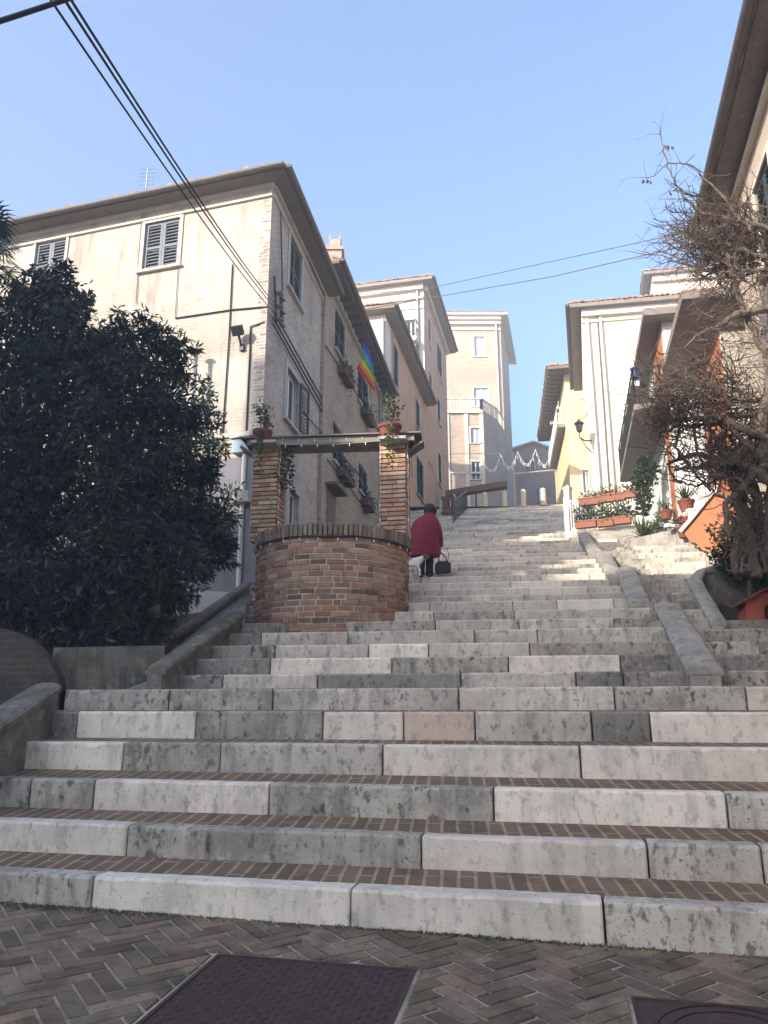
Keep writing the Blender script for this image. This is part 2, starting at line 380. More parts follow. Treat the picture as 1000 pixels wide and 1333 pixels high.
def brickpat(x0, y0, x1, y1):
    P = [(x0 + gap / 2, y0 + gap / 2), (x1 - gap / 2, y0 + gap / 2), (x1 - gap / 2, y1 - gap / 2), (x0 + gap / 2, y1 - gap / 2)]
    cx, cy = (x0 + x1) / 2, (y0 + y1) / 2
    wc = Vector((cx * ca - cy * sa, cx * sa + cy * ca + 3.9))
    if wc.y < 2.2 or wc.y > step1_y(wc.x) + .25 or abs(wc.x) > 5.5: return
    Q = [Vector((a * ca - b * sa, a * sa + b * ca + 3.9)) for a, b in P]
    for M_ in (M1, M2):
        if any(in_quad(q, M_, .05) for q in Q + [wc]) or any(in_quad((Q[i] + Q[(i + 1) % len(Q)]) / 2, M_, .05) for i in range(len(Q))):
            Q = clip_out(Q, M_, .05)
            if not Q: return
    n_ = len(Q); wc = sum(Q, Vector((0, 0))) / n_
    dz = rng.uniform(-.004, .003); k = rng.uniform(.62, 1.3); r = rng.uniform(-.05, .08)
    col = (k * (1 + r), k, k * (1 - r))
    tilt = rng.uniform(-.006, .006)
    top = [Vector((q.x, q.y, sqz(q.y) + dz + tilt * (q.x - wc.x) * 6)) for i, q in enumerate(Q)]
    ctr = Vector((wc.x, wc.y, 0))
    inn = [t + (Vector((ctr.x, ctr.y, t.z)) - t).normalized() * .006 + Vector((0, 0, .003)) for t in top]
    low = [t - Vector((0, 0, .03)) for t in top]
    V = low + top + inn
    br.add(V, [tuple(2 * n_ + i for i in range(n_))] + [(n_ + i, n_ + (i + 1) % n_, 2 * n_ + (i + 1) % n_, 2 * n_ + i) for i in range(n_)] + [(i, (i + 1) % n_, n_ + (i + 1) % n_, n_ + i) for i in range(n_)], col)
for a in range(-34, 35):
    for b in range(-84, 85):
        ox, oy = b * W_ + a * L_, b * W_ - a * L_
        if abs(ox) > 9 or abs(oy) > 9: continue
        brickpat(ox, oy, ox + L_, oy + W_)
        brickpat(ox + L_, oy + W_ - L_, ox + L_ + W_, oy + W_)
br.build('herringbone_bricks', m_pave, square)
# weeds and grit along the foot of the first step
gr = MB()
for i in range(3600):
    x = rng.uniform(-3.2, 3.6)
    if rng.random() > .25 + .75 * (math.sin(x * 2.3) * .5 + .5) * (1 if x < 1 else .6): continue
    y = step1_y(x) - .012 - abs(rng.gauss(0, .018)); h = rng.uniform(.008, .03)
    gr.leaf((x, y - (.10 * abs(rng.gauss(0, .5)) if x < -.3 else 0), sqz(y)), (rng.gauss(0, .6), rng.gauss(-.2, .6), .8), h, .008)
for i in range(160):
    a = rng.choice([0, 1]); t = rng.random(); p = M1[a].lerp(M1[(a + 1) % 4], t)
    gr.leaf((p.x, p.y + .02, sqz(p.y)), (rng.gauss(0, .5), rng.gauss(0, .5), 1), rng.uniform(.006, .025), .005)
tag(gr.build('weeds', m_grass), 'thin green weeds along the foot of the lowest white step', 'weeds', kind='stuff')

def cover(q, name, label, ring):
    c = sum(q, Vector((0, 0))) / 4; root = empty(name, (c.x, c.y, sqz(c.y)), label, 'manhole cover')
    P = lambda v, dz: Vector((v.x, v.y, sqz(v.y) + dz))
    ins = [c + (v - c) * .965 for v in q]; out = [c + (v - c) * 1.035 for v in q]
    f = MB()
    for i in range(4):
        j = (i + 1) % 4
        f.add([P(q[i], .004), P(q[j], .004), P(ins[j], .004), P(ins[i], .004), P(ins[j], -.01), P(ins[i], -.01)], [(0, 1, 2, 3), (3, 2, 4, 5)])
    f.build('frame', m_iron, root)
    s = MB()
    for i in range(4):
        j = (i + 1) % 4
        s.add([P(out[i], -.001), P(out[j], -.001), P(q[j], .003), P(q[i], .003)], [(0, 1, 2, 3)])
    s.build('mortar_bed', m_mortar, root)
    pl = MB(); pl.add([P(v, -.004) for v in ins], [(0, 1, 2, 3)])
    ex = (q[1] - q[0]).normalized(); ey = (q[2] - q[1]).normalized(); W = (q[1] - q[0]).length * .955; H = (q[2] - q[1]).length * .955
    if not ring:
        n = 26; m = int(n * H / W)
        for i in range(n):
            for j in range(m):
                p = ins[0] + ex * W * (i + .5) / n + ey * H * (j + .5) / m
                a = R(45) if (i + j) % 2 else R(-45)
                d = ex * math.cos(a) + ey * math.sin(a); l = W / n * .48; b = d.orthogonal() * W / n * .15
                pl.add([P(p + d * l, -.0035), P(p + b, -.0035), P(p - d * l, -.0035), P(p - b, -.0035), P(p + d * l * .5, .004), P(p - d * l * .5, .004)], [(0, 1, 4), (1, 2, 5, 4), (2, 3, 5), (3, 0, 4, 5)])
    else:
        cc = sum(ins, Vector((0, 0))) / 4
        for r0 in (W * .44, W * .36, W * .2):
            pl.add(sum([[P(cc + Vector((math.cos(t), math.sin(t))) * rr, .002 if rr < r0 else -.003) for t in [2 * math.pi * k / 40 for k in range(40)]] for rr in (r0, r0 - .012)], []),
                   [(k, (k + 1) % 40, 40 + (k + 1) % 40, 40 + k) for k in range(40)])
    pl.build('plate', m_iron, root)
cover(M1, 'manhole_cover', 'large square iron manhole cover with raised tread pattern set in herringbone brick', False)
cover(M2, 'manhole_cover', 'iron manhole cover with raised rings at the right edge of the brick paving', True)

# ------------------------------------------------------------------ the staircase
# (pixel column of reference, py bottom of riser or None, py top, distance Y)
ST_ = {1: (500, 1211, 1160, 5.2), 2: (500, 1128.7, 1085, 5.8), 3: (500, 1064.8, 1023, 6.4), 4: (500, 1008.6, 969, 7.0), 5: (500, 963, 926, 7.6),
       6: (500, 924.4, 895.4, 8.2), 7: (500, None, 876.5, 9.0), 8: (500, None, 855.3, 9.6), 9: (500, None, 838.2, 10.2), 10: (600, None, 819.8, 10.8),
       11: (600, None, 807, 11.4), 12: (600, None, 795, 12.0), 13: (600, None, 783.2, 12.65), 14: (600, None, 775, 13.25), 15: (600, None, 766.4, 13.85),
       16: (600, None, 758, 14.5), 17: (600, None, 750, 15.1)}
NST = 49
steps = {}
for k in range(1, NST + 1):
    ang = 12.5 if k <= 4 else max(8.0, 12.5 - (k - 4) * .9)
    if k in ST_:
        px, pb, ptp, Y = ST_[k]; p = at(px, ptp, Y)
        zb = at(px, pb, Y).z if pb else None
    else:
        n = k - 17; Y = 15.1 + n * .622; p = Vector((1.5 + (Y - 15.1) * .2, Y, 0)); p.z = steps[17]['z'] + n * (10.62 - steps[17]['z']) / (NST - 17); zb = None
    if zb is None: zb = steps[k - 1]['z'] + .025
    steps[k] = dict(x0=p.x, y0=Y, z=p.z, zb=zb, t=math.tan(R(ang)), a=R(ang))
def step_y(k, x): s = steps[k]; return s['y0'] - s['t'] * (x - s['x0'])
def step_x_at(k, px):
    """x where the sight line of a pixel column meets the riser plane of step k"""
    s = steps[k]; r_ = ray(px, ST_[k][2] + 8)
    q = r_.x / r_.y   # x = q*y ; y = y0 - t (x-x0)
    y = (s['y0'] + s['t'] * s['x0']) / (1 + s['t'] * q)
    return q * y
def XR(Y): return 3.4 + .27 * (Y - 8.2) if Y < 12 else 4.43 + .197 * (Y - 12)
def XL(Y):
    if Y < 12.2: return -2.78 + .16 * (Y - 9)
    if Y < 15.5: return -2.27 - .1 * (Y - 12.2)
    return -2.55 + .178 * (Y - 15.8)
stains = {'W': .40, 'w': .65, 'G': 1.0, 'g': .8, 'd': 1.0, 'm': 1.15, 'p': .4}
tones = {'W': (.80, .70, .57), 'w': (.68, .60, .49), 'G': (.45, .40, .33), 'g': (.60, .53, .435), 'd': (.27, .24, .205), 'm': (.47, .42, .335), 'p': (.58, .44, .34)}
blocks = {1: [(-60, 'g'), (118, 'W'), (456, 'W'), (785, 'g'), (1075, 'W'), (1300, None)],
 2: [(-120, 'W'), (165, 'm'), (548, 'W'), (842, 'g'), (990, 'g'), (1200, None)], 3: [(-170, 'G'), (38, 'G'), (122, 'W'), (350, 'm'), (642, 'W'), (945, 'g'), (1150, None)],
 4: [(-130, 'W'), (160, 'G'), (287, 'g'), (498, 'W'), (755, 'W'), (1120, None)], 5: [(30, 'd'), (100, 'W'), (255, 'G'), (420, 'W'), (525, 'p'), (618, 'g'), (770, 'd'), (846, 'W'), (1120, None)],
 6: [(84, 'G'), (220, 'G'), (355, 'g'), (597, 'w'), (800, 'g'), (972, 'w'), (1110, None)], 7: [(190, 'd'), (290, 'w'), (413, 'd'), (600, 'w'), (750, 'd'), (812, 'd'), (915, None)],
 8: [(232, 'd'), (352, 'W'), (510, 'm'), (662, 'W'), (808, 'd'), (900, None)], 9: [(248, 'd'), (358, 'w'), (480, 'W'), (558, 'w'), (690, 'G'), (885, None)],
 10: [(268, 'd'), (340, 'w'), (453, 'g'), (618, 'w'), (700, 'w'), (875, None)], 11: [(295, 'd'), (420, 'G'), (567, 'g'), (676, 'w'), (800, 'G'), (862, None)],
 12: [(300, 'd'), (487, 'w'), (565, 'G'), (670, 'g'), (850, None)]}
tr = MB(); rs = MB()
def block(k, xa, xb, tone):
    s = steps[k]; t = s['t']; dirx = Vector((math.cos(s['a']), -math.sin(s['a']), 0)); back = Vector((math.sin(s['a']), math.cos(s['a']), 0))
    h = s['z'] - s['zb']; zb = s['zb'] - (.10 if k > 6 else .03)
    j = [rng.uniform(-.004, .004) for _ in range(2)]
    fb = rng.uniform(-.006, .006); top = s['z'] + rng.uniform(-.005, .003)
    w = .17 + rng.uniform(-.015, .015)
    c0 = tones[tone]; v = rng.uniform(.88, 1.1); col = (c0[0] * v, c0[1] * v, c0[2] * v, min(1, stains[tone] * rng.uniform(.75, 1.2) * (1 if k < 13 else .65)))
    L = (xb - xa) / math.cos(s['a']); n = max(3, int(L / .10)); gp = .007 if k < 10 else .005
    st = [gp, gp + .012] + [gp + .012 + (L - 2 * gp - .024) * i / n for i in range(1, n)] + [L - gp - .012, L - gp]
    base = Vector((xa, step_y(k, xa), 0)); V = []; F = []
    for i, u in enumerate(st):
        sh = .012 if i in (0, len(st) - 1) else 0
        a, b, c = [rng.gauss(0, .0022) for _ in range(3)]
        ch = .020 + rng.gauss(0, .002) + (max(0, rng.gauss(0, .018)) if rng.random() < .14 else 0)
        prof = [(sh + fb, zb), (sh + fb + a * .4, (zb + top) / 2), (sh + fb + a * .6, top - ch - sh), (fb + sh + ch * .38, top - ch * .32 - sh * .5), (fb + sh + ch * 1.1, top + b * .35 - sh * .5), (w + c, top + b * .3 - sh * .4), (w + c, top - .08)]
        for (d, z) in prof:
            q = base + dirx * u + back * d; V.append((q.x, q.y, z))
    m = 7
    for i in range(len(st) - 1):
        for q in range(m - 1):
            F.append((i * m + q, (i + 1) * m + q, (i + 1) * m + q + 1, i * m + q + 1))
    F.append(tuple(range(m))); F.append(tuple((len(st) - 1) * m + q for q in range(m - 1, -1, -1)))
    rs.add(V, F, col)
for k in range(1, NST + 1):
    s = steps[k]
    if k in blocks:
        B = blocks[k]
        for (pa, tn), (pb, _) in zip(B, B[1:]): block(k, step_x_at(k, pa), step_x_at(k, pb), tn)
        if k <= 6:
            x = step_x_at(k, B[-1][0])
            while x < 5.6: l = rng.uniform(1.1, 1.9); block(k, x, x + l, rng.choice('WgGw')); x += l
        if k <= 4:
            x = step_x_at(k, B[0][0])
            while x > -7.5: l = rng.uniform(1.1, 1.9); block(k, x - l, x, rng.choice('WgGw')); x -= l
    else:
        x = XL(s['y0'] + .3); xe = XR(s['y0']) + .15
        while x < xe - .05:
            l = rng.uniform(.7, 2.0)
            if xe - x - l < .5: l = xe - x
            block(k, x, x + l, rng.choice('wwwWgggGgw' if k > 12 else 'wgG')); x += l
    xa = -9 if k < 5 else (XL(s['y0'] + .3) - .15 if k > 6 else (-4.6 if k == 5 else -4.4)); xb = 9 if k < 7 else XR(s['y0']) + .2
    if k == 6: xb = 7
    bk = .12
    if k < NST:
        nx_ = steps[k + 1]
        f = lambda x: (x, step_y(k, x) + bk, s['z'] - .006)
        h = lambda x: (x, step_y(k + 1, x) + .06, nx_['zb'] + .002)
    else:
        f = lambda x: (x, step_y(k, x) + bk, s['z'] - .006)
        h = lambda x: (x, step_y(k, x) + 1.2, s['z'] - .002)
    tr.add([f(xa), f(xb), h(xb), h(xa)], [(0, 1, 2, 3)])
stairs = tag(tr.build('staircase', m_tread), kind='structure')
rs.build('stone_edging', m_stone, stairs)

# upper piazza
pz = MB(); zP = 10.60
pz.add([(-6, 35.2, zP), (30, 34.2, zP), (30, 98, zP), (-6, 98, zP)], [(0, 1, 2, 3)])
tag(pz.build('upper_square', m_cobble), kind='structure')

# side staircase to the right of the balustrade
sd = MB(); se = MB(); ns = 18; side = []
for i, py in enumerate((872, 852, 835, 819, 805, 793, 782, 772, 763, 755, 748, 741, 734, 728, 722, 717, 713)):
    Y = 8.4 + i * .5; side.append((Y, at(880, py, Y).z))
ns = len(side)
for i, (Y, z) in enumerate(side):
    xa = XR(Y) + .05; xb = 7.2 if Y < 10 else (4.35 + .24 * (Y - 10) if Y < 12.6 else 7.4)
    t = math.tan(R(8)); zb = side[i - 1][1] if i else 1.53
    yb = side[i + 1][0] if i + 1 < ns else Y + 3.0
    yy = lambda x, b=Y: b - t * (x - 4.2)
    sd.add([(xa, yy(xa) + .1, z - .004), (xb, yy(xb) + .1, z - .004), (xb, yy(xb, yb) + .05, z + .008), (xa, yy(xa, yb) + .05, z + .008)], [(0, 1, 2, 3)])
    V0 = [(xa - .30, yy(xa - .30) + .02), (xa, yy(xa) + .02), (xa, yy(xa, yb) + .02), (xa - .30, yy(xa - .30, yb) + .02)]
    c_ = tones['G']; se.prism([(p[0], p[1], z - .012) for p in V0], (0, 0, -.9), c_ + (1.0,))
    x = xa
    while x < xb - .01:
        l = rng.uniform(.6, 1.7); e = min(xb, x + l); e = xb if xb - e < .4 else e
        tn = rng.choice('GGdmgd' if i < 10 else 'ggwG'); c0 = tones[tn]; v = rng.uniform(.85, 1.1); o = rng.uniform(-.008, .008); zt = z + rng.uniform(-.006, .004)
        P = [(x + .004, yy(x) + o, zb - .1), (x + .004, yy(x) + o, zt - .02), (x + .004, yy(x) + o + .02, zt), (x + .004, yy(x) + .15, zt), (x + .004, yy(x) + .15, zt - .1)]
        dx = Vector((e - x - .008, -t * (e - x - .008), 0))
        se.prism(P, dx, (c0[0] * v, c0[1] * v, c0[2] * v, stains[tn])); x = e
sst = tag(sd.build('side_staircase', m_cobble), kind='structure')
se.build('stone_edging', m_stone, sst)

# ------------------------------------------------------------------ balustrade walls along the stairs
def parapet(pts, w, depth, label, cat='low wall', mat=m_stone2, name='stair_parapet', cap_over=.03, cap_h=.09, capmat=None):
    """a low wall swept along pts (x, y, z of the top); a rounded coping on a narrower body"""
    P = [Vector(p) for p in pts]; n = len(P); ts = []
    for i in range(n):
        d = P[min(i + 1, n - 1)] - P[max(i - 1, 0)]; d.z = 0; d.normalize(); ts.append(Vector((d.y, -d.x, 0)))
    # subdivide for an uneven edge
    Q = []; S = []
    for i in range(n - 1):
        m = max(1, int((P[i + 1] - P[i]).length / .18))
        for j in range(m): Q.append(P[i].lerp(P[i + 1], j / m)); S.append(ts[i].lerp(ts[i + 1], j / m).normalized())
    Q.append(P[-1]); S.append(ts[-1])
    root = empty(name, (Q[0].x, Q[0].y, Q[0].z - depth), label, cat)
    def sweep(prof, nm, mt, jit):
        b = MB(); V = []; m = len(prof)
        for q, s in zip(Q, S):
            a = rng.gauss(0, jit)
            for (x, z) in prof: V.append(q + s * (x + (a if x > 0 else -a)) + Vector((0, 0, z + rng.gauss(0, jit * .6))))
        F = [(i * m + k, i * m + (k + 1) % m, (i + 1) * m + (k + 1) % m, (i + 1) * m + k) for i in range(len(Q) - 1) for k in range(m)]
        F += [tuple(range(m - 1, -1, -1)), tuple((len(Q) - 1) * m + k for k in range(m))]
        b.add(V, F); return b.build(nm, mt, root)
    h = w / 2 + cap_over
    sweep([(-h, -cap_h), (-h, -cap_h * .42), (-h * .82, -cap_h * .12), (-h * .35, .004), (h * .35, .004), (h * .82, -cap_h * .12), (h, -cap_h * .42), (h, -cap_h)], 'coping', capmat or mat, .004)
    b = w / 2
    sweep([(-b, -depth), (-b, -cap_h + .012), (b, -cap_h + .012), (b, -depth)], 'wall', mat, .003)
    return root
A = lambda *a: at(*a)
parapet([A(917, 868, 8.1), A(868, 785, 11.2)], .30, .55, 'long sloping stone balustrade with blunt end, lowest on the right of the stairs')
parapet([A(833, 783, 11.7), A(814, 738, 13.9)], .27, .5, 'sloping stone balustrade section, second one up the right of the stairs')
parapet([A(801, 746, 14.0), A(784, 717, 16.2)], .24, .5, 'short sloping stone balustrade section, third one up the right of the stairs')
parapet([A(773, 714, 16.6), A(757, 690, 20.5)], .22, .5, 'short sloping stone balustrade section just below the flower troughs')
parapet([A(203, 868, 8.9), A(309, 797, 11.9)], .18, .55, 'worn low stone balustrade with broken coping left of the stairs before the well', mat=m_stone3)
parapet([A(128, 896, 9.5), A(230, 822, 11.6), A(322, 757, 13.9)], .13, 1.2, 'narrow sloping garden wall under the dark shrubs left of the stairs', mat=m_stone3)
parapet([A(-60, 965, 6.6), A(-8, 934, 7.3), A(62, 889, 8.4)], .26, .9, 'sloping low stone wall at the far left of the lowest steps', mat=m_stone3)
parapet([A(934, 806, 10.3), A(912, 768, 11.7), A(904, 752, 12.3), A(912, 741, 12.6), A(940, 733, 12.7), A(1000, 727, 12.7)], .16, .9, 'curved low wall with rounded coping beside the red dog house')
# the ramp between the two left walls, and the garden
rp = MB(); rp.add([A(210, 895, 8.9), A(318, 812, 11.9), A(330, 775, 14.2), A(322, 770, 13.9), A(150, 903, 9.5)], [(0, 1, 2, 3, 4)])
tag(rp.build('side_ramp', m_cobble), kind='structure')
gd = MB(); gd.add([(-20, 8.5, 1.6), (-3.4, 9.6, 1.85), (-2.7, 12.6, 2.7), (-2.3, 15.6, 3.5), (-20, 20, 3.6)], [(0, 1, 2, 3, 4)])
tag(gd.build('garden_bed', m_earth), kind='structure')
gd = MB(); gd.add([(4.55, 10.4, 2.3), (7.5, 10.0, 2.3), (8.5, 12.8, 2.95), (5.0, 12.6, 3.0)], [(0, 1, 2, 3)])
tag(gd.build('planting_bed', m_earth), kind='structure')
m_ret = surf('mossy_render', (.17, .155, .125), .95, bump=(18, .8, .03), bumps=[(5, .5, .05)], var=[((.07, .07, .045), 2.5, .45, .62, .8), ((.28, .25, .2), 7, .55, .66, .6), ((.05, .05, .04), 4, .52, .66, .7, (1.5, 1.5, .25))])
rw = MB(); a, b = A(70, 843, 9.3), A(215, 840, 9.7)
rw.prism([a, b, (b.x, b.y, 1.1), (a.x, a.y, 1.1)], (-.1, .35, 0))
tag(rw.build('retaining_wall', m_ret), 'grey mossy garden retaining wall below the dark shrubs', 'wall')
cw = MB(); O = [A(px, py, 8.9) for px, py in ((-120, 818), (-40, 814), (0, 817), (24, 823), (45, 838), (62, 858), (74, 880), (77, 905), (76, 935), (-120, 960))]
cw.prism(O, (-.1, .5, 0))
m_cb = surf('mossy_brick', (.1, .08, .065), .95, brick=dict(w=.25, h=.075, m=.012, c1=(.085, .06, .05), c2=(.12, .08, .068), mc=(.11, .10, .085)), var=[((.045, .045, .032), 2, .42, .60, .9)], bump=(20, .4, .02))
tag(cw.build('garden_wall', m_cb), 'dark brick garden wall with a rounded top at the left edge', 'wall')

# ------------------------------------------------------------------ houses
class Wall:
    """a vertical wall plane: plan origin, plan direction, outward normal to the right of the direction when seen from outside"""
    def __init__(s, p0, d, length, z0, z1):
        s.p = Vector((p0[0], p0[1], 0)); s.d = Vector((d[0], d[1], 0)).normalized(); s.L = length; s.z0 = z0; s.z1 = z1
        s.n = Vector((s.d.y, -s.d.x, 0))
        if s.n.dot(-(s.p + s.d * length / 2)) < 0: s.n = -s.n       # faces the street
    def pt(s, u, z, out=0.0): q = s.p + s.d * u + s.n * out; return Vector((q.x, q.y, z))
    def px(s, px, py):
        r = ray(px, py); o = Vector((0, 0, EYE)); k = (s.p - o).dot(s.n) / r.dot(s.n); q = o + r * k
        return (q - s.p).dot(s.d), q.z
    def rect(s, x0, x1, y0, y1):
        xm, ym = (x0 + x1) / 2, (y0 + y1) / 2
        u0 = s.px(x0, ym)[0]; u1 = s.px(x1, ym)[0]; z1 = s.px(xm, y0)[1]; z0 = s.px(xm, y1)[1]
        return min(u0, u1), max(u0, u1), z0, z1
    def mesh(s, mb, openings=(), depth=.22):
        us = sorted(set([0, s.L] + [o[0] for o in openings] + [o[1] for o in openings])); zs = sorted(set([s.z0, s.z1] + [o[2] for o in openings] + [o[3] for o in openings]))
        us = [u for u in us if 0 <= u <= s.L]; zs = [z for z in zs if s.z0 <= z <= s.z1]
        flip = s.d.cross(Vector((0, 0, 1))).dot(s.n) < 0
        def q(a, b, c, d_, uv):
            if flip: mb.add([d_, c, b, a], [(0, 1, 2, 3)], None, [uv[::-1]])
            else: mb.add([a, b, c, d_], [(0, 1, 2, 3)], None, [uv])
        for ua, ub in zip(us, us[1:]):
            for za, zb in zip(zs, zs[1:]):
                um, zm = (ua + ub) / 2, (za + zb) / 2
                if any(o[0] < um < o[1] and o[2] < zm < o[3] for o in openings): continue
                q(s.pt(ua, za), s.pt(ub, za), s.pt(ub, zb), s.pt(ua, zb), [(ua, za), (ub, za), (ub, zb), (ua, zb)])
        for (a, b, c, e) in openings:
            for (p, r) in (((a, c), (a, e)), ((a, e), (b, e)), ((b, e), (b, c)), ((b, c), (a, c))):
                mb.add([s.pt(*p), s.pt(*r), s.pt(r[0], r[1], -depth), s.pt(p[0], p[1], -depth)], [(0, 1, 2, 3)], None, [[(0, 0), (1, 0), (1, depth), (0, depth)]])
    def slab(s, mb, u0, u1, z0, z1, o0, o1, col=None):
        mb.box(s.pt((u0 + u1) / 2, (z0 + z1) / 2, (o0 + o1) / 2), (u1 - u0, abs(o1 - o0), z1 - z0), s.d, s.n, (0, 0, 1), col)

def shutter(W, parent, u0, u1, z0, z1, mat, out=.03, hinge=None, ang=0.0):
    """a louvred leaf: stiles, rails and tilted slats"""
    b = MB(); w_, h_ = u1 - u0, z1 - z0; st = min(.07, w_ * .16)
    if hinge is None:
        P = lambda u, z, o: W.pt(u0 + u, z0 + z, out + o); ax, ay = W.d, W.n
    else:
        a = ang; ax = (W.d * math.cos(a) + W.n * math.sin(a)); ay = W.n * math.cos(a) - W.d * math.sin(a)
        o_ = W.pt(hinge, z0, out)
        P = lambda u, z, o: o_ + ax * u + Vector((0, 0, z)) + ay * o
    B = lambda u, z, sx, sz, sy=.04: b.box(P(u, z, .02), (sx, sy, sz), ax, ay, (0, 0, 1))
    B(st / 2, h_ / 2, st, h_); B(w_ - st / 2, h_ / 2, st, h_)
    rails = [(st * .6, st * 1.2), (h_ - st * .5, st), (h_ * .48, st)]
    for zc, hh in rails: B(w_ / 2, zc, w_ - 2 * st + .002, hh)
    n = max(8, int(h_ / .10))
    for i in range(n):
        z = st * 1.2 + (h_ - st * 2.2) * (i + .5) / n
        if abs(z - h_ * .48) < st * .6: continue
        az = (Vector((0, 0, 1)) * .80 - ay * .60).normalized()
        b.box(P(w_ / 2, z, .018), (w_ - 2 * st, .010, (h_ - st * 2) / n * .86), ax, ax.cross(az), az)
    return b.build('shutter', mat, parent)

def window(W, house, op, kind='shut', shmat=None, trim=None, tw=.1, sill=True, glass=m_glass, pout=.035, lab=None, frame=m_white, vbars=1):
    u0, u1, z0, z1 = op
    f = MB()
    fw = .055
    for (a, b, c, d) in ((u0, u0 + fw, z0, z1), (u1 - fw, u1, z0, z1), (u0 + fw, u1 - fw, z0, z0 + fw), (u0 + fw, u1 - fw, z1 - fw, z1)): W.slab(f, a, b, c, d, -.17, -.11)
    if vbars: W.slab(f, (u0 + u1) / 2 - .035, (u0 + u1) / 2 + .035, z0 + fw, z1 - fw, -.165, -.10)
    wo = f.build('window', frame, house)
    if lab: wo['label'] = lab
    p = MB(); p.add([W.pt(u0, z0, -.145), W.pt(u1, z0, -.145), W.pt(u1, z1, -.145), W.pt(u0, z1, -.145)], [(0, 1, 2, 3)]); p.build('pane', glass, wo)
    if trim:
        t = MB()
        W.slab(t, u0 - tw, u0, z0 - (0 if sill else tw), z1 + tw, -.02, pout); W.slab(t, u1, u1 + tw, z0 - (0 if sill else tw), z1 + tw, -.02, pout)
        W.slab(t, u0, u1, z1, z1 + tw, -.02, pout)
        if not sill: W.slab(t, u0, u1, z0 - tw, z0, -.02, pout)
        t.build('surround', trim, wo)
    if sill:
        t = MB(); W.slab(t, u0 - tw - .04, u1 + tw + .04, z0 - .07, z0 - .001, -.1, .10); t.build('sill', trim or m_stonetrim, wo)
    if kind == 'shut':
        m = (u0 + u1) / 2
        shutter(W, wo, u0 + .005, m - .003, z0 + .005, z1 - .005, shmat, out=-.07); shutter(W, wo, m + .003, u1 - .005, z0 + .005, z1 - .005, shmat, out=-.07)
    elif kind == 'open':
        h = (u1 - u0) / 2
        shutter(W, wo, 0, h, z0, z1, shmat, out=pout + .01, hinge=u1, ang=R(6))
        shutter(W, wo, 0, h, z0, z1, shmat, out=pout + .03, hinge=u0, ang=R(174))
    elif kind == 'half':
        h = (u1 - u0) / 2
        shutter(W, wo, 0, h, z0, z1, shmat, out=pout + .01, hinge=u1, ang=R(10))
    return wo

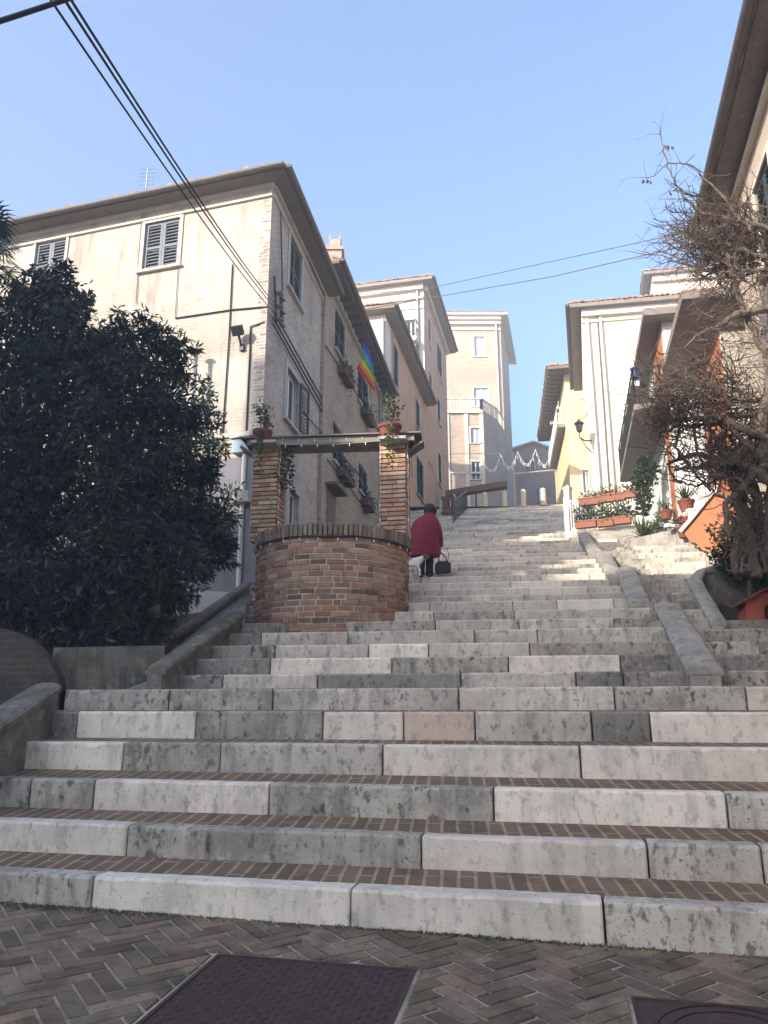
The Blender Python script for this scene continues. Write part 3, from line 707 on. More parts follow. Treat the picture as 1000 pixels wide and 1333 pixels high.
def roof(house, plan, z, over, pitch=17, th=.12, soffit=m_soffit, tile_edges=(), gutter_edges=(), tmat=m_tile, rafters=(), ridge=.18):
    """hipped roof on a convex plan polygon; eave edges carry tile ends and gutters"""
    n = len(plan); P = [Vector((p[0], p[1], 0)) for p in plan]; c = sum(P, Vector()) / n
    E = []
    for i in range(n):
        a, b, d = P[i - 1], P[i], P[(i + 1) % n]
        e1 = (b - a).normalized(); e2 = (d - b).normalized()
        n1 = Vector((e1.y, -e1.x, 0)); n2 = Vector((e2.y, -e2.x, 0))
        if n1.dot(b - c) < 0: n1 = -n1
        if n2.dot(b - c) < 0: n2 = -n2
        k = (n1 + n2); k = k / max(.3, (1 + n1.dot(n2))); E.append(b + k * over)
    Vz = lambda v, zz: Vector((v.x, v.y, zz))
    s = MB(); s.prism([Vz(v, z) for v in E], (0, 0, th)); s.build('soffit', soffit, house)
    r = MB(); dists = []
    for i in range(n):
        a, b = E[i], E[(i + 1) % n]; e = (b - a).normalized(); dists.append(abs((c - a).cross(e).z))
    h = min(dists) * math.tan(R(pitch)); top = [c + (v - c) * ridge for v in E]
    V = [Vz(v, z + th + .002) for v in E] + [Vz(v, z + th + .05) for v in E] + [Vz(v, z + th + h) for v in top]
    F = [(i, (i + 1) % n, n + (i + 1) % n, n + i) for i in range(n)] + [(n + i, n + (i + 1) % n, 2 * n + (i + 1) % n, 2 * n + i) for i in range(n)] + [tuple(2 * n + i for i in range(n))]
    r.add(V, F)
    for i in tile_edges:
        a, b = E[i], E[(i + 1) % n]; L = (b - a).length; e = (b - a).normalized(); inn = (c - (a + b) / 2); inn = inn - e * inn.dot(e); inn.normalize()
        m = int(L / .21); dd = min(dists)
        for j in range(m):
            q = a + e * (j + .5) * L / m - inn * rng.uniform(.03, .09)
            sl = Vector((inn.x, inn.y, math.tan(R(pitch)) * .95)).normalized(); ln = min(rng.uniform(1.2, 1.5), .25 + .75 * min((j + .5), (m - j - .5)) * L / m)
            zz = z + th + .05 + rng.uniform(0, .03)
            V = []; 
            for kk, dl in enumerate((0, ln)):
                for t in range(6):
                    aa = math.pi * t / 5; V.append(Vz(q, zz) + sl * dl + e * math.cos(aa) * .09 + Vector((0, 0, math.sin(aa) * .085)))
            r.add(V, [(t, t + 1, 7 + t, 6 + t) for t in range(5)] + [tuple(range(6))])
    r.build('roof', tmat, house)
    for i in gutter_edges:
        a, b = E[i], E[(i + 1) % n]; e = (b - a).normalized(); inn = (c - (a + b) / 2); inn = inn - e * inn.dot(e); inn.normalize()
        gm = MB(); V = []; m = 7
        for q in (a - e * .02, b + e * .02):
            for t in range(m):
                aa = math.pi + math.pi * t / (m - 1); V.append(Vz(q - inn * .09, z + th + .03) + (-inn) * math.cos(aa) * .085 + Vector((0, 0, math.sin(aa) * .085)))
        gm.add(V, [(t, t + 1, m + t + 1, m + t) for t in range(m - 1)] + [(0, m, 2 * m - 1, m - 1)] + [tuple(range(m)), tuple(range(2 * m - 1, m - 1, -1))])
        gm.build('gutter', m_gutter, house)
    for i in rafters[:1]:
        a, b = E[i], E[(i + 1) % n]; L = (b - a).length; e = (b - a).normalized(); inn = (c - (a + b) / 2); inn = inn - e * inn.dot(e); inn.normalize()
        m = int(L / .55)
        for j in range(m):
            q = a + e * (j + .5) * L / m; rm = MB()
            rm.bar(Vz(q + inn * .03, z - .055), Vz(q + inn * (over + .02), z - .055), .09, .105)
            rm.build('rafter', m_rafter, house)
    return E

def body(house, plan, z0, z1, faces, mat):
    """the unseen sides of a house: plain walls on the edges not listed in faces"""
    b = MB(); n = len(plan); c = sum((Vector((p[0], p[1], 0)) for p in plan), Vector()) / n
    for i in range(n):
        if i in faces: continue
        p, q = plan[i], plan[(i + 1) % n]
        b.add([(p[0], p[1], z0), (q[0], q[1], z0), (q[0], q[1], z1), (p[0], p[1], z1)], [(0, 1, 2, 3)])
    return b.build('rear_wall', mat, house)

def band(W, mb, u0, u1, z0, z1, out): W.slab(mb, u0, u1, z0, z1, -.05, out)
def dirdeg(a): return (math.sin(R(a)), math.cos(R(a)))
def drop(W, house, u, z0, z1, out=.07, r=.045, mat=m_pipe, name='downpipe'):
    b = MB(); b.tube([W.pt(u, z1, out), W.pt(u, z0, out)], r, 8)
    for z in [z0 + (z1 - z0) * t for t in (.2, .5, .8)]: b.tube([W.pt(u, z - .02, out), W.pt(u, z + .02, out)], r * 1.25, 8)
    return b.build(name, mat, house)

# ---- the corner house on the left: sunlit plastered front, shaded brick side
A1 = Vector((-2.69, 16.0)); dF = Vector((-.9586, .2849)); dS = Vector(dirdeg(9.6)); zS = EYE + .770 * 16
LF, LS = 15.5, 4.9
pl1 = [tuple(A1 + dF * LF), tuple(A1), tuple(A1 + dS * LS), tuple(A1 + dF * LF + dS * LS)]
H = empty('corner_house', (A1.x, A1.y, 3.0), 'big corner house with worn cream plaster front and grey brick side on the left', 'house')
WF = Wall(A1, dF, LF, 1.2, zS); WS = Wall(A1, dS, LS, 2.5, zS)
w1 = WF.rect(188, 233, 288, 349); w0 = WF.rect(45, 84, 314, 372)
b = MB(); WF.mesh(b, [w1, w0]); b.build('plaster_wall', m_pl_warm, H)
window(WF, H, w1, 'shut', m_sh_grey, m_warmtrim, .09); window(WF, H, w0, 'shut', m_sh_grey, m_warmtrim, .07)
s1 = WS.rect(376, 392, 318, 390); s2 = WS.rect(372, 388, 486, 556); s3 = WS.rect(374.5, 388, 640, 690)
b = MB(); WS.mesh(b, [s1, s2, s3], .25); b.build('brick_wall', m_br_side, H)
window(WS, H, s1, 'shut', m_sh_green, m_stonetrim, .16, True); window(WS, H, s2, 'half', m_sh_green, m_stonetrim, .16, True); window(WS, H, s3, 'none', None, m_stonetrim, .2, True)
body(H, pl1, 1.2, zS, (0, 1), m_br_side)
roof(H, pl1, zS, .44, 17, .05, m_soffit, tile_edges=(0, 1), gutter_edges=(0, 1))
b = MB(); 
for W in (WF, WS):
    band(W, b, -.05 if W is WF else .051, W.L, zS - .07, zS - .001, .09); band(W, b, -.02 if W is WF else .051, W.L, zS - .34, zS - .28, .06)
b.build('cornice', m_warmtrim, H)
b = MB(); u, z = WF.px(312, 566); band(WF, b, -.02, 5, z - .05, z + .05, .06); b.build('string_course', m_stonetrim, H)
b = MB(); WF.slab(b, -.02, 3.4, 1.5, z - .55, -.02, .045); b.build('rendered_plinth', surf('blue_grey_render', (.19, .185, .20), .9, var=[((.13, .13, .14), 1.4, .46, .68, .6), ((.14, .15, .13), 2.5, .56, .74, .6, (1.5, 1.5, .2))], bump=(20, .3, .01)), H)
b = MB()
for k in range(28):                      # toothed brick quoins left bare at the corner
    zz = zS - .6 - k * .27
    WF.slab(b, 0, .14 + .12 * (k % 2) + rng.uniform(-.03, .05), zz - .13, zz + .13, -.02, .012 + rng.uniform(0, .008))
b.build('quoins', m_br_side, H)
drop(WS, H, WS.px(420, 480)[0], 6, zS - .5)
drop(WF, H, WF.px(316, 690)[0], 3, WF.px(316, 590)[1], .08, .05, m_whitepl)
# ---- things fixed to its front
u, z = WF.px(316, 438)
fl = empty('floodlight', WF.pt(u, z, 0), 'square black floodlight on a bracket on the sunlit plaster front', 'floodlight')
b = MB(); ctr = WF.pt(u, z + .02, .26); ax = (WF.n * .8 + Vector((0, 0, -.6))).normalized()
b.box(ctr, (.24, .15, .22), WF.d, ax, None); b.build('housing', m_metal, fl)
b = MB(); b.box(ctr + ax * .078, (.2, .01, .18), WF.d, ax, None); b.build('lens', m_glass, fl)
b = MB(); b.bar(ctr, WF.pt(u - .02, z - .3, .06), .04); b.bar(WF.pt(u - .02, z - .3, .06), WF.pt(u - .02, z - .3, 0), .06); b.box(WF.pt(u - .02, z - .3, .04), (.1, .08, .16), WF.d, WF.n); b.build('bracket', m_metal, fl)
u, z = WF.px(265, 462)
st = empty('stove_pipe', WF.pt(u, z - 4, .3), 'slender metal stove pipe with flat cap in front of the plaster wall', 'flue pipe')
b = MB(); b.tube([WF.pt(u, z - 4.2, .32), WF.pt(u, z - .05, .32)], .05, 10)
for k in (.9, 1.9, 2.9): b.tube([WF.pt(u, z - k - .03, .32), WF.pt(u, z - k + .03, .32)], .056, 10)
b.build('pipe', m_zinc, st, smooth=True)
b = MB(); b.lathe(WF.pt(u, z - .1, .32), [(.0, .10), (.075, .09), (.13, .04), (.125, .03), (.06, .03), (.05, 0)], 14); b.build('cap', m_metal, st, smooth=True)
b = MB(); b.bar(WF.pt(u, z - 1.2, .3), WF.pt(u, z - 1.2, 0), .03); b.build('bracket', m_metal, st)
u, z = WF.px(318, 583)
mb_ = empty('meter_box', WF.pt(u, z, .05), 'small pale blue box on the front wall beside the left well pillar', 'meter box')
b = MB(); WF.slab(b, u - .2, u + .2, z - .16, z + .16, .02, .2); b.build('cabinet', m_ac, mb_)
b = MB(); WF.slab(b, u - .24, u + .24, z + .161, z + .19, .02, .26); b.build('lid', m_pipe, mb_)
u, z = WF.px(320, 648)
sh = empty('wall_shelf', WF.pt(u, z, .05), 'short grey wall shelf low on the house front behind the well', 'shelf')
b = MB(); WF.slab(b, u - .17, u + .2, z - .10, z + .10, .05, .22); WF.slab(b, u - .2, u + .25, z - .15, z - .102, .05, .26); b.build('ledge', m_stonetrim, sh)
def wire(pts, r, label, name='wall_cable', cat='cable', mat=m_cable, sag=0.0, n=1):
    P = [Vector(p) for p in pts]; Q = []
    for a, c in zip(P, P[1:]):
        m = max(2, int((c - a).length / .8)) if sag else 1
        for i in range(m):
            t = i / m; q = a.lerp(c, t); q.z -= sag * 4 * t * (1 - t); Q.append(q)
    Q.append(P[-1]); b = MB(); b.tube(Q, r, 5)
    return tag(b.build(name, mat), label, cat)
wp = lambda W, px, py, o=.03: W.pt(*W.px(px, py), o)
wire([wp(WF, 303.5, 345), wp(WF, 299, 440), wp(WF, 290.5, 566)], .016, 'dark cable running straight down the plaster front left of the floodlight')
wire([wp(WF, 229, 415), wp(WF, 303, 404), wp(WF, 349, 400)], .017, 'dark horizontal cable across the plaster front above the floodlight')
wire([wp(WF, 345, 420), wp(WF, 327, 426), wp(WF, 326, 460), wp(WF, 321, 566)], .02, 'dark cable down the plaster front right of the floodlight')
wire([wp(WF, 191, 246), wp(WF, 184, 300), wp(WF, 178, 396)], .010, 'thin grey cable left of the shuttered window on the plaster front', mat=m_cable_grey)
wire([wp(WF, 236, 300), wp(WF, 233, 345), wp(WF, 229, 415)], .010, 'thin grey cable right of the shuttered window on the plaster front', mat=m_cable_grey)
wire([wp(WF, 270, 583, .09), wp(WF, 322, 578, .09)], .016, 'dark cable along the ledge low on the plaster front')
# bundle of cables running down the shaded brick side
for k, (dy, lab) in enumerate(((0, 'upper'), (9, 'middle'), (17, 'lower'))):
    wire([wp(WS, 350, 405 + dy, .1), wp(WS, 372, 440 + dy, .07), wp(WS, 398, 487 + dy, .07), wp(WS, 425, 533 + dy, .06)], .022, lab + ' dark cable of the three slanting down the shaded brick side wall')
wire([wp(WS, 366, 262, .05), wp(WS, 396, 330, .05), wp(WS, 424, 394, .05)], .018, 'dark cable along the shaded brick side just below the cornice')
wire([wp(WS, 363, 275, .05), wp(WS, 364.5, 345, .05), wp(WS, 366, 420, .05)], .018, 'dark upright cable at the corner end of the shaded brick side wall')
ins = empty('cable_bracket', wp(WS, 357, 400, .05), 'iron bracket with insulators at the corner of the brick side wall', 'bracket')
b = MB(); b.bar(wp(WS, 353, 360, .08), wp(WS, 356, 420, .08), .05); b.bar(wp(WS, 361, 385, .08), wp(WS, 362, 425, .08), .05)
for yy in (378, 395, 412): b.bar(wp(WS, 352, yy, .1), wp(WS, 366, yy + 14, .1), .04)
b.build('frame', m_metal, ins)
for yy in (382, 399, 416): b = MB(); b.tube([wp(WS, 355, yy, .1), wp(WS, 355, yy, .24)], .05, 8); b.build('insulator', m_cable_grey, ins)
# overhead lines that come in over the viewer
cend = wp(WS, 351, 405, .15)
for k, (px, dz, lab, rr) in enumerate(((26, 0, 'left', .009), (46, .14, 'middle', .010), (55, .24, 'right', .010))):
    e = cend + Vector((0, 0, dz - .1)); s0 = at(px, -60, 3.4)
    wire([s0, e], rr, lab + 'most overhead cable slanting down from the sky to the house corner' if k != 1 else 'overhead cable between two others slanting down to the house corner', 'overhead_cable', 'cable', m_cable, sag=.12)
wire([at(-120, 70, 3.2), at(-10, 31, 3.4), at(100, -5, 3.7), at(200, -45, 4)], .016, 'thick black overhead cable crossing the top left corner', 'overhead_cable')
an = empty('roof_antenna', A1.to_3d() + Vector((-5, 3, zS)), 'thin television antenna on the roof of the plastered corner house', 'antenna')
b = MB(); q = at(190, 248, 18.6); b.tube([q + Vector((0, 0, -1.0)), q + Vector((0, 0, .75))], .018, 6)
for k in range(5): b.tube([q + Vector((-.22, 0, .7 - k * .13)), q + Vector((.22, 0, .7 - k * .13))], .008, 4)
b.build('mast', m_zinc, an)

# ---- brick house joined to it, with window boxes and the flag
A2 = A1 + dS * LS + Vector((.10, 0)); dS2 = Vector(dirdeg(10.0)); LS2 = 9.2; zS2 = EYE + 12.85; d2 = -Vector((dS2.y, -dS2.x))
pl2 = [tuple(A2 + d2 * 9), tuple(A2), tuple(A2 + dS2 * LS2), tuple(A2 + dS2 * LS2 + d2 * 9)]
H2 = empty('row_house', (A2.x, A2.y, 5.0), 'ochre brick row house with dark blue shutters and flower boxes', 'house')
W2 = Wall(A2, dS2, LS2, 4, zS2)
o2 = [W2.rect(436, 449, 412, 466), W2.rect(466, 479, 489, 533), W2.rect(433.5, 447.5, 557, 608), W2.rect(467, 478, 609, 645)]
b = MB(); W2.mesh(b, o2, .25); b.build('brick_wall', m_br_b, H2)
for o in o2: window(W2, H2, o, 'shut', m_sh_blue, None, .1, True)
body(H2, pl2, 4, zS2, (1,), m_br_b)
roof(H2, pl2, zS2, .55, 17, .10, m_soffit, tile_edges=(1,), gutter_edges=(1,), rafters=(1,))
b = MB(); band(W2, b, 0.02, LS2, zS2 - .18, zS2 - .001, .12); b.build('cornice', m_stonetrim, H2)
ch = MB(); q = at(436, 345, 24.0); ch.box(q + Vector((0, 0, -.6)), (.5, .5, 2.2)); ch.box(q + Vector((0, 0, .5)), (.64, .64, .12)); ch.box(q + Vector((0, 0, .72)), (.4, .4, .36))
for dx in (-.17, .17): ch.box(q + Vector((dx, 0, .98)), (.09, .4, .2))
ch.box(q + Vector((0, 0, -.9)), (.62, .62, .1)); ch.build('chimney', m_beige, H2)
b = MB(); dz = W2.rect(425, 436, 652, 685); W2.slab(b, dz[0], dz[1], dz[2], dz[3] + .3, -.03, .02); b.build('door', m_sh_brown, H2)
cn = MB(); W2.slab(cn, dz[0] - .2, dz[1] + .2, dz[3] + .32, dz[3] + .4, 0, .35); cn.build('door_canopy', m_soffit, H2)
drop(W2, H2, W2.px(493, 560)[0], 6, zS2 - .2)
wire([wp(W2, 422, 450, .05), wp(W2, 460, 508, .05), wp(W2, 482, 548, .05), wp(W2, 493, 563, .05)], .02, 'dark cable slanting across the row house under the upper flower boxes')
wire([wp(W2, 424, 598, .05), wp(W2, 452, 632, .05), wp(W2, 468, 655, .05)], .02, 'dark cable slanting across the row house above the lowest flower box')
wire([wp(WS, 400, 545, .05), wp(W2, 436, 585, .05), wp(W2, 466, 618, .05)], .018, 'dark cable slanting behind the beam over the well')

def leaf_ball(mb, c, r, n, L, W, droop=0.0, shell=.35, sq=(1, 1, 1), out=.6):
    c = Vector(c)
    for i in range(n):
        d = Vector((rng.gauss(0, 1), rng.gauss(0, 1), rng.gauss(0, 1))).normalized(); rr = r * (shell + (1 - shell) * rng.random()) * rng.uniform(.75, 1.1)
        p = c + Vector((d.x * rr * sq[0], d.y * rr * sq[1], d.z * rr * sq[2]))
        dd = (d * out + Vector((rng.gauss(0, .5), rng.gauss(0, .5), rng.gauss(0, .5) - droop))).normalized(); k = rng.uniform(.65, 1.25)
        mb.leaf(p, dd, L * k, W * k, None, None, rng.uniform(-.12, .12))
def flower_box(pos, ax, L, label, n=90, mat=m_pot, group=None, leaf=m_leaf_green, h=.16, dep=.2, trail=.12, petals=None, up=.16, LL=.07):
    pos = Vector(pos); ax = Vector((ax[0], ax[1], 0)).normalized(); ay = Vector((-ax.y, ax.x, 0))
    root = empty('flower_box', pos, label, 'flower box', group)
    t = MB(); w0, w1_ = dep * .40, dep * .5
    pr = [(-w0, 0), (w0, 0), (w1_, h), (w1_ - .02, h), (w1_ - .03, h - .03), (-w1_ + .03, h - .03), (-w1_ + .02, h), (-w1_, h)]
    t.prism([pos - ax * L / 2 + ay * x + Vector((0, 0, z)) for x, z in pr], ax * L)
    t.prism([pos - ax * (L / 2 + .012) + ay * x + Vector((0, 0, z)) for x, z in ((w1_ + .012, h - .035), (w1_ + .012, h + .004), (w1_ - .012, h + .004), (w1_ - .012, h - .035))], ax * (L + .024))
    t.prism([pos - ax * (L / 2 + .012) - ay * x + Vector((0, 0, z)) for x, z in ((w1_ + .012, h - .035), (w1_ + .012, h + .004), (w1_ - .012, h + .004), (w1_ - .012, h - .035))], ax * (L + .024))
    t.build('trough', mat, root)
    f = MB()
    for i in range(n):
        p = pos + ax * rng.uniform(-L / 2, L / 2) + ay * rng.gauss(0, dep * .3) + Vector((0, 0, h + abs(rng.gauss(0, up))))
        if rng.random() < .25: p += ay * rng.choice((-1, 1)) * dep * .5; p.z -= rng.random() * trail * 2
        f.leaf(p, (rng.gauss(0, .6), rng.gauss(0, .6), rng.gauss(.5, .6)), LL * rng.uniform(.6, 1.4), LL * .45)
    f.build('foliage', leaf, root)
    if petals:
        f = MB()
        for i in range(n // 4):
            p = pos + ax * rng.uniform(-L / 2, L / 2) + ay * rng.gauss(0, dep * .35) + Vector((0, 0, h + abs(rng.gauss(0, up * 1.2))))
            for k in range(3): f.leaf(p, (rng.gauss(0, 1), rng.gauss(0, 1), rng.gauss(.3, .6)), .05, .04)
        tag(f.build('petals', petals, root), kind='stuff')
    return root
for (x0, x1, y0, y1, lab) in ((437, 460, 476, 497, 'flower box at the upper left blue shutters of the row house'), (466, 488, 532, 549, 'flower box at the upper right blue shutters of the row house, below the flag'),
                              (435, 460, 612, 628, 'flower box at the lower left blue shutters, seen under the well beam'), (467, 487, 649, 663, 'lowest flower box on the row house, right under the well beam')):
    u0, u1, z0, z1 = W2.rect(x0 + 2, x1 - 7, y0, y1); u0 -= .35; u1 += .25
    p = W2.pt((u0 + u1) / 2, z0, .16)
    b_ = flower_box(p, W2.d, (u1 - u0) * .62, lab, 200, m_pot_dark, None, m_leaf_ivy, up=.2, trail=.3, h=.22, dep=.26, LL=.12)
    k = MB(); 
    for t in (-.3, .3): k.bar(W2.pt((u0 + u1) / 2 + t * (u1 - u0) * .7, z0 - .02, 0), W2.pt((u0 + u1) / 2 + t * (u1 - u0) * .7, z0 - .02, .32), .03)
    k.build('bracket', m_metal, b_)
# rainbow flag
Yf = 23.0
fr = empty('rainbow_flag', at(478, 436, Yf), 'rainbow striped flag hanging from the row house above the street', 'flag')
TL, BL, BR, TR = at(475, 441, Yf), at(464, 480, Yf), at(490, 512, Yf), at(485, 466, Yf)
cols = [srgb(95, 60, 150), srgb(45, 100, 190), srgb(60, 150, 190), srgb(90, 160, 70), srgb(215, 200, 70), srgb(225, 130, 50), srgb(195, 45, 45)]
fm = MB(); n = 21; m = 14
def fp(i, j):
    a = i / n; b_ = j / m; p = TL.lerp(BL, a).lerp(TR.lerp(BR, a), b_)
    return p + Vector((.03, .10, 0)) * math.sin(b_ * 9 + a * 3) * (.4 + a) + Vector((0, 0, .03 * math.sin(b_ * 6)))
for i in range(n):
    for j in range(m):
        fm.add([fp(i, j), fp(i, j + 1), fp(i + 1, j + 1), fp(i + 1, j)], [(0, 1, 2, 3)], cols[min(6, int(i / n * 7))][:3])
fm.build('cloth', surf('flag_cloth', (1, 1, 1), .85, attr=True, trans=.3), fr, smooth=True)
b = MB(); b.tube([wp(W2, 483, 520, 0), at(478, 437, Yf)], .016, 6); b.tube([at(478, 437, Yf), at(486, 466, Yf)], .012, 5); b.build('pole', m_metal, fr)

# ---- pink house with white corner, further up on the left
A3 = Vector((.06, 30.0)); dS3 = Vector(dirdeg(12.4)); zS3 = EYE + 16.6; d3 = -Vector((dS3.y, -dS3.x)); L3 = 10.2
pl3 = [tuple(A3 + d3 * 7), tuple(A3), tuple(A3 + dS3 * L3), tuple(A3 + dS3 * L3 + d3 * 7)]
H3 = empty('row_house', (A3.x, A3.y, 7), 'faded pink house with white front wall and low eave behind the flag', 'house')
W3 = Wall(A3, dS3, L3, 6, zS3); W3f = Wall(A3, d3, 7, 6, zS3)
o3 = [W3.rect(511.5, 518, 452, 506), W3.rect(541, 546, 524, 560), W3.rect(556.6, 561, 566, 604), W3.rect(542, 551, 600, 648)]
b = MB(); W3.mesh(b, o3, .2); b.build('side_wall', m_pinkpl, H3); b = MB(); W3f.mesh(b); b.build('front_wall', m_whitepl, H3)
for o in o3: window(W3, H3, o, 'shut', m_sh_green, m_stonetrim, .12, True)
body(H3, pl3, 6, zS3, (0, 1), m_whitepl)
b = MB(); W3.slab(b, .002, 1.0, 6, zS3 - .2, -.02, .02); b.build('corner_pilaster', m_whitepl, H3)
roof(H3, pl3, zS3, .5, 17, .12, m_soffit_grey, tile_edges=(0, 1), gutter_edges=(1,))
drop(W3f, H3, .08, 6, zS3 - .3, .1, .07)
# ---- tall white house behind it with a little balcony
A4 = Vector((2.3, 40.0)); dS4 = Vector(dirdeg(13.2)); zS4 = EYE + 24.0; d4 = -Vector((dS4.y, -dS4.x)); L4 = 8.6
pl4 = [tuple(A4 + d4 * 9), tuple(A4), tuple(A4 + dS4 * L4), tuple(A4 + dS4 * L4 + d4 * 9)]
H4 = empty('row_house', (A4.x, A4.y, 9), 'tall white fronted house with pink side and small balcony, left of the beige one', 'house')
W4 = Wall(A4, dS4, L4, 8, zS4); W4f = Wall(A4, d4, 9, 8, zS4)
o4 = [W4.rect(557, 560.5, 416, 448), W4.rect(568.6, 575, 452, 490), W4.rect(569, 573, 520, 550), W4.rect(570, 574.5, 592, 631), W4.rect(558, 562, 486, 514)]
o4f = [W4f.rect(529, 541, 418, 448)]
b = MB(); W4.mesh(b, o4, .2); b.build('side_wall', m_pinkpl, H4); b = MB(); W4f.mesh(b, o4f); b.build('front_wall', m_whitepl, H4)
for o in o4: window(W4, H4, o, 'shut', m_sh_brown, m_whitepl, .12, True)
window(W4f, H4, o4f[0], 'none', None, m_stonetrim, .1, False)
body(H4, pl4, 8, zS4, (0, 1), m_whitepl)
roof(H4, pl4, zS4, .6, 17, .14, m_soffit_grey, tile_edges=(0, 1), gutter_edges=(1,))
b = MB(); band(W4f, b, 0, 9, zS4 - .35, zS4 - .001, .25); band(W4f, b, 0, 9, zS4 - .9, zS4 - .75, .12); band(W4f, b, 0, 9, zS4 - 1.5, zS4 - 1.4, .08); band(W4, b, .02, L4, zS4 - .35, zS4 - .001, .2); b.build('cornice', m_warmtrim, H4)
u0, u1, z0, z1 = W4f.rect(525, 545, 420, 446)
b = MB(); W4f.slab(b, u0, u1, z0 - .25, z0, 0, .8); b.build('balcony_slab', m_warmtrim, H4)
b = MB(); W4f.slab(b, u0 + .1, u1 - .3, z0 - 1.3, z0 - .26, -.05, .5); b.build('balcony_corbel', m_pinkpl, H4)
b = MB()
for t in range(9): q = u0 + (u1 - u0) * t / 8; b.bar(W4f.pt(q, z0, .76), W4f.pt(q, z0 + 1.0, .76), .03)
b.bar(W4f.pt(u0, z0 + 1, .76), W4f.pt(u1, z0 + 1, .76), .05)
for q in (u0, u1): b.bar(W4f.pt(q, z0 + 1, .76), W4f.pt(q, z0 + 1, 0), .05); b.bar(W4f.pt(q, z0 + .5, .76), W4f.pt(q, z0 + .5, 0), .03)
b.build('balcony_railing', m_metal, H4)
drop(W4f, H4, .35, 9, zS4 - .4, .1, .08)

# ---- beige palazzo closing the view
Y5 = 64.0; zS5 = EYE + .5465 * Y5; xl, xr = 4.2, at(655.5, 520, Y5).x
pl5 = [(xl, Y5), (xr, Y5), (xr + 2.2, Y5 + 9), (xl, Y5 + 9)]
H5 = empty('palazzo', ((xl + xr) / 2, Y5, 10.6), 'tall pale beige brick palazzo with a rounded bay at the top of the stairs', 'building')
W5 = Wall((xl, Y5), (1, 0), xr - xl, 9, zS5); W5r = Wall((xr, Y5), (2.2, 9), 9.26, 9, zS5)
o5 = [W5.rect(617.5, 631, 438, 464), W5.rect(617, 636, 505, 529)]
b = MB(); W5.mesh(b, o5, .25); W5r.mesh(b); b.build('brick_wall', m_beige, H5)
for o in o5: window(W5, H5, o, 'none', None, m_warmtrim, .14, True, m_glass_pale)
body(H5, pl5, 9, zS5, (0, 1), m_beige)
roof(H5, pl5, zS5, .75, 14, .16, m_warmtrim, tile_edges=(0,), gutter_edges=())
b = MB(); band(W5, b, 0, W5.L, zS5 - .35, zS5 - .001, .5); band(W5, b, 0, W5.L, zS5 - .7, zS5 - .352, .28); band(W5, b, 0, W5.L, zS5 - 1.25, zS5 - 1.1, .12); b.build('cornice', m_warmtrim, H5)
drop(W5, H5, W5.px(649.5, 520)[0], 9, zS5 - .7, .12, .1, m_pipe)
zb5 = at(600, 534, 59.3).z; bx = [at(574, 600, 59.3).x, at(629, 600, 59.3).x, at(649, 600, 61.5).x, xr - .1]
B5 = [(bx[0], 59.3), (bx[1], 59.3), (bx[2], 61.5), (bx[3], Y5 - .002)]
b = MB(); Wb = Wall(B5[0], (1, 0), bx[1] - bx[0], 9, zb5); ob = [Wb.rect(613, 625, 557, 577), Wb.rect(614, 625.5, 601, 624)]
Wb.mesh(b, ob, .25)
for p, q in zip(B5[1:], B5[2:]): 
    ww = Wall(p, (q[0] - p[0], q[1] - p[1]), math.hypot(q[0] - p[0], q[1] - p[1]), 9, zb5); ww.mesh(b)
b.prism([(x, y, zb5) for x, y in B5] + [(bx[0], Y5 - .002, zb5)], (0, 0, .05))
b.build('bay', m_beige, H5)
for o in ob: window(Wb, H5, o, 'none', None, m_warmtrim, .14, True, m_glass_pale if o is ob[0] else m_glass)
b = MB(); P = [Vector((x, y, zb5 + .052)) for x, y in B5]; c = Vector((bx[0], Y5, 0))
for p, q in zip(P, P[1:]):
    L = (q - p).length; k = max(2, int(L / .28)); b.bar(p + Vector((0, 0, .95)), q + Vector((0, 0, .95)), .16, .1)
    for t in range(k + 1): s = p.lerp(q, t / k); b.bar(s, s + Vector((0, 0, .9)), .1 if t % 6 else .18)
b.build('balustrade', m_warmtrim, H5)
b = MB(); band(Wb, b, -.1, Wb.L + .08, zb5 - .3, zb5 - .02, .2); band(Wb, b, 0, Wb.L, zb5 - 5.5, zb5 - 5.35, .1); 
for px in (583, 608, 628): u = Wb.px(px, 590)[0]; Wb.slab(b, u - .16, u + .16, 9, zb5 - .302, -.03, .1)
b.build('bay_trim', m_warmtrim, H5)

# ---- old dark brick gabled house in the distance
Y6 = 82.0; p0, p1 = at(640, 620, Y6), at(742, 620, Y6); ze = at(700, 596, Y6).z; za = at(694, 578, Y6).z
H6 = empty('gabled_house', ((p0.x + p1.x) / 2, Y6, 10), 'old dark brown brick house with low gable beyond the bollards', 'house')
b = MB(); ap = at(694, 578, Y6); W6 = Wall((p0.x, Y6), (1, 0), p1.x - p0.x, 9, ze); o6 = [W6.rect(684, 697, 598, 613), W6.rect(698, 708, 634, 654)]
W6.mesh(b, o6); b.add([(p0.x, Y6, ze), (p1.x, Y6, ze), (ap.x, Y6, za)], [(0, 1, 2)]); b.add([(p1.x, Y6, 9), (p1.x, Y6 + 9, 9), (p1.x, Y6 + 9, ze), (p1.x, Y6, ze)], [(0, 1, 2, 3)]); b.build('brick_wall', m_darkbrick, H6)
for o in o6: window(W6, H6, o, 'none', None, m_darkbrick, .1, True)
b = MB(); q = Vector((ap.x, Y6 - .4, za + .1))
for e in (Vector((p0.x - .5, Y6 - .4, ze - .05)), Vector((p1.x + .5, Y6 - .4, ze - .05))):
    b.prism([e, q, q + Vector((0, 0, .2)), e + Vector((0, 0, .2))], (0, 10, 0))
b.build('roof', m_tile, H6)

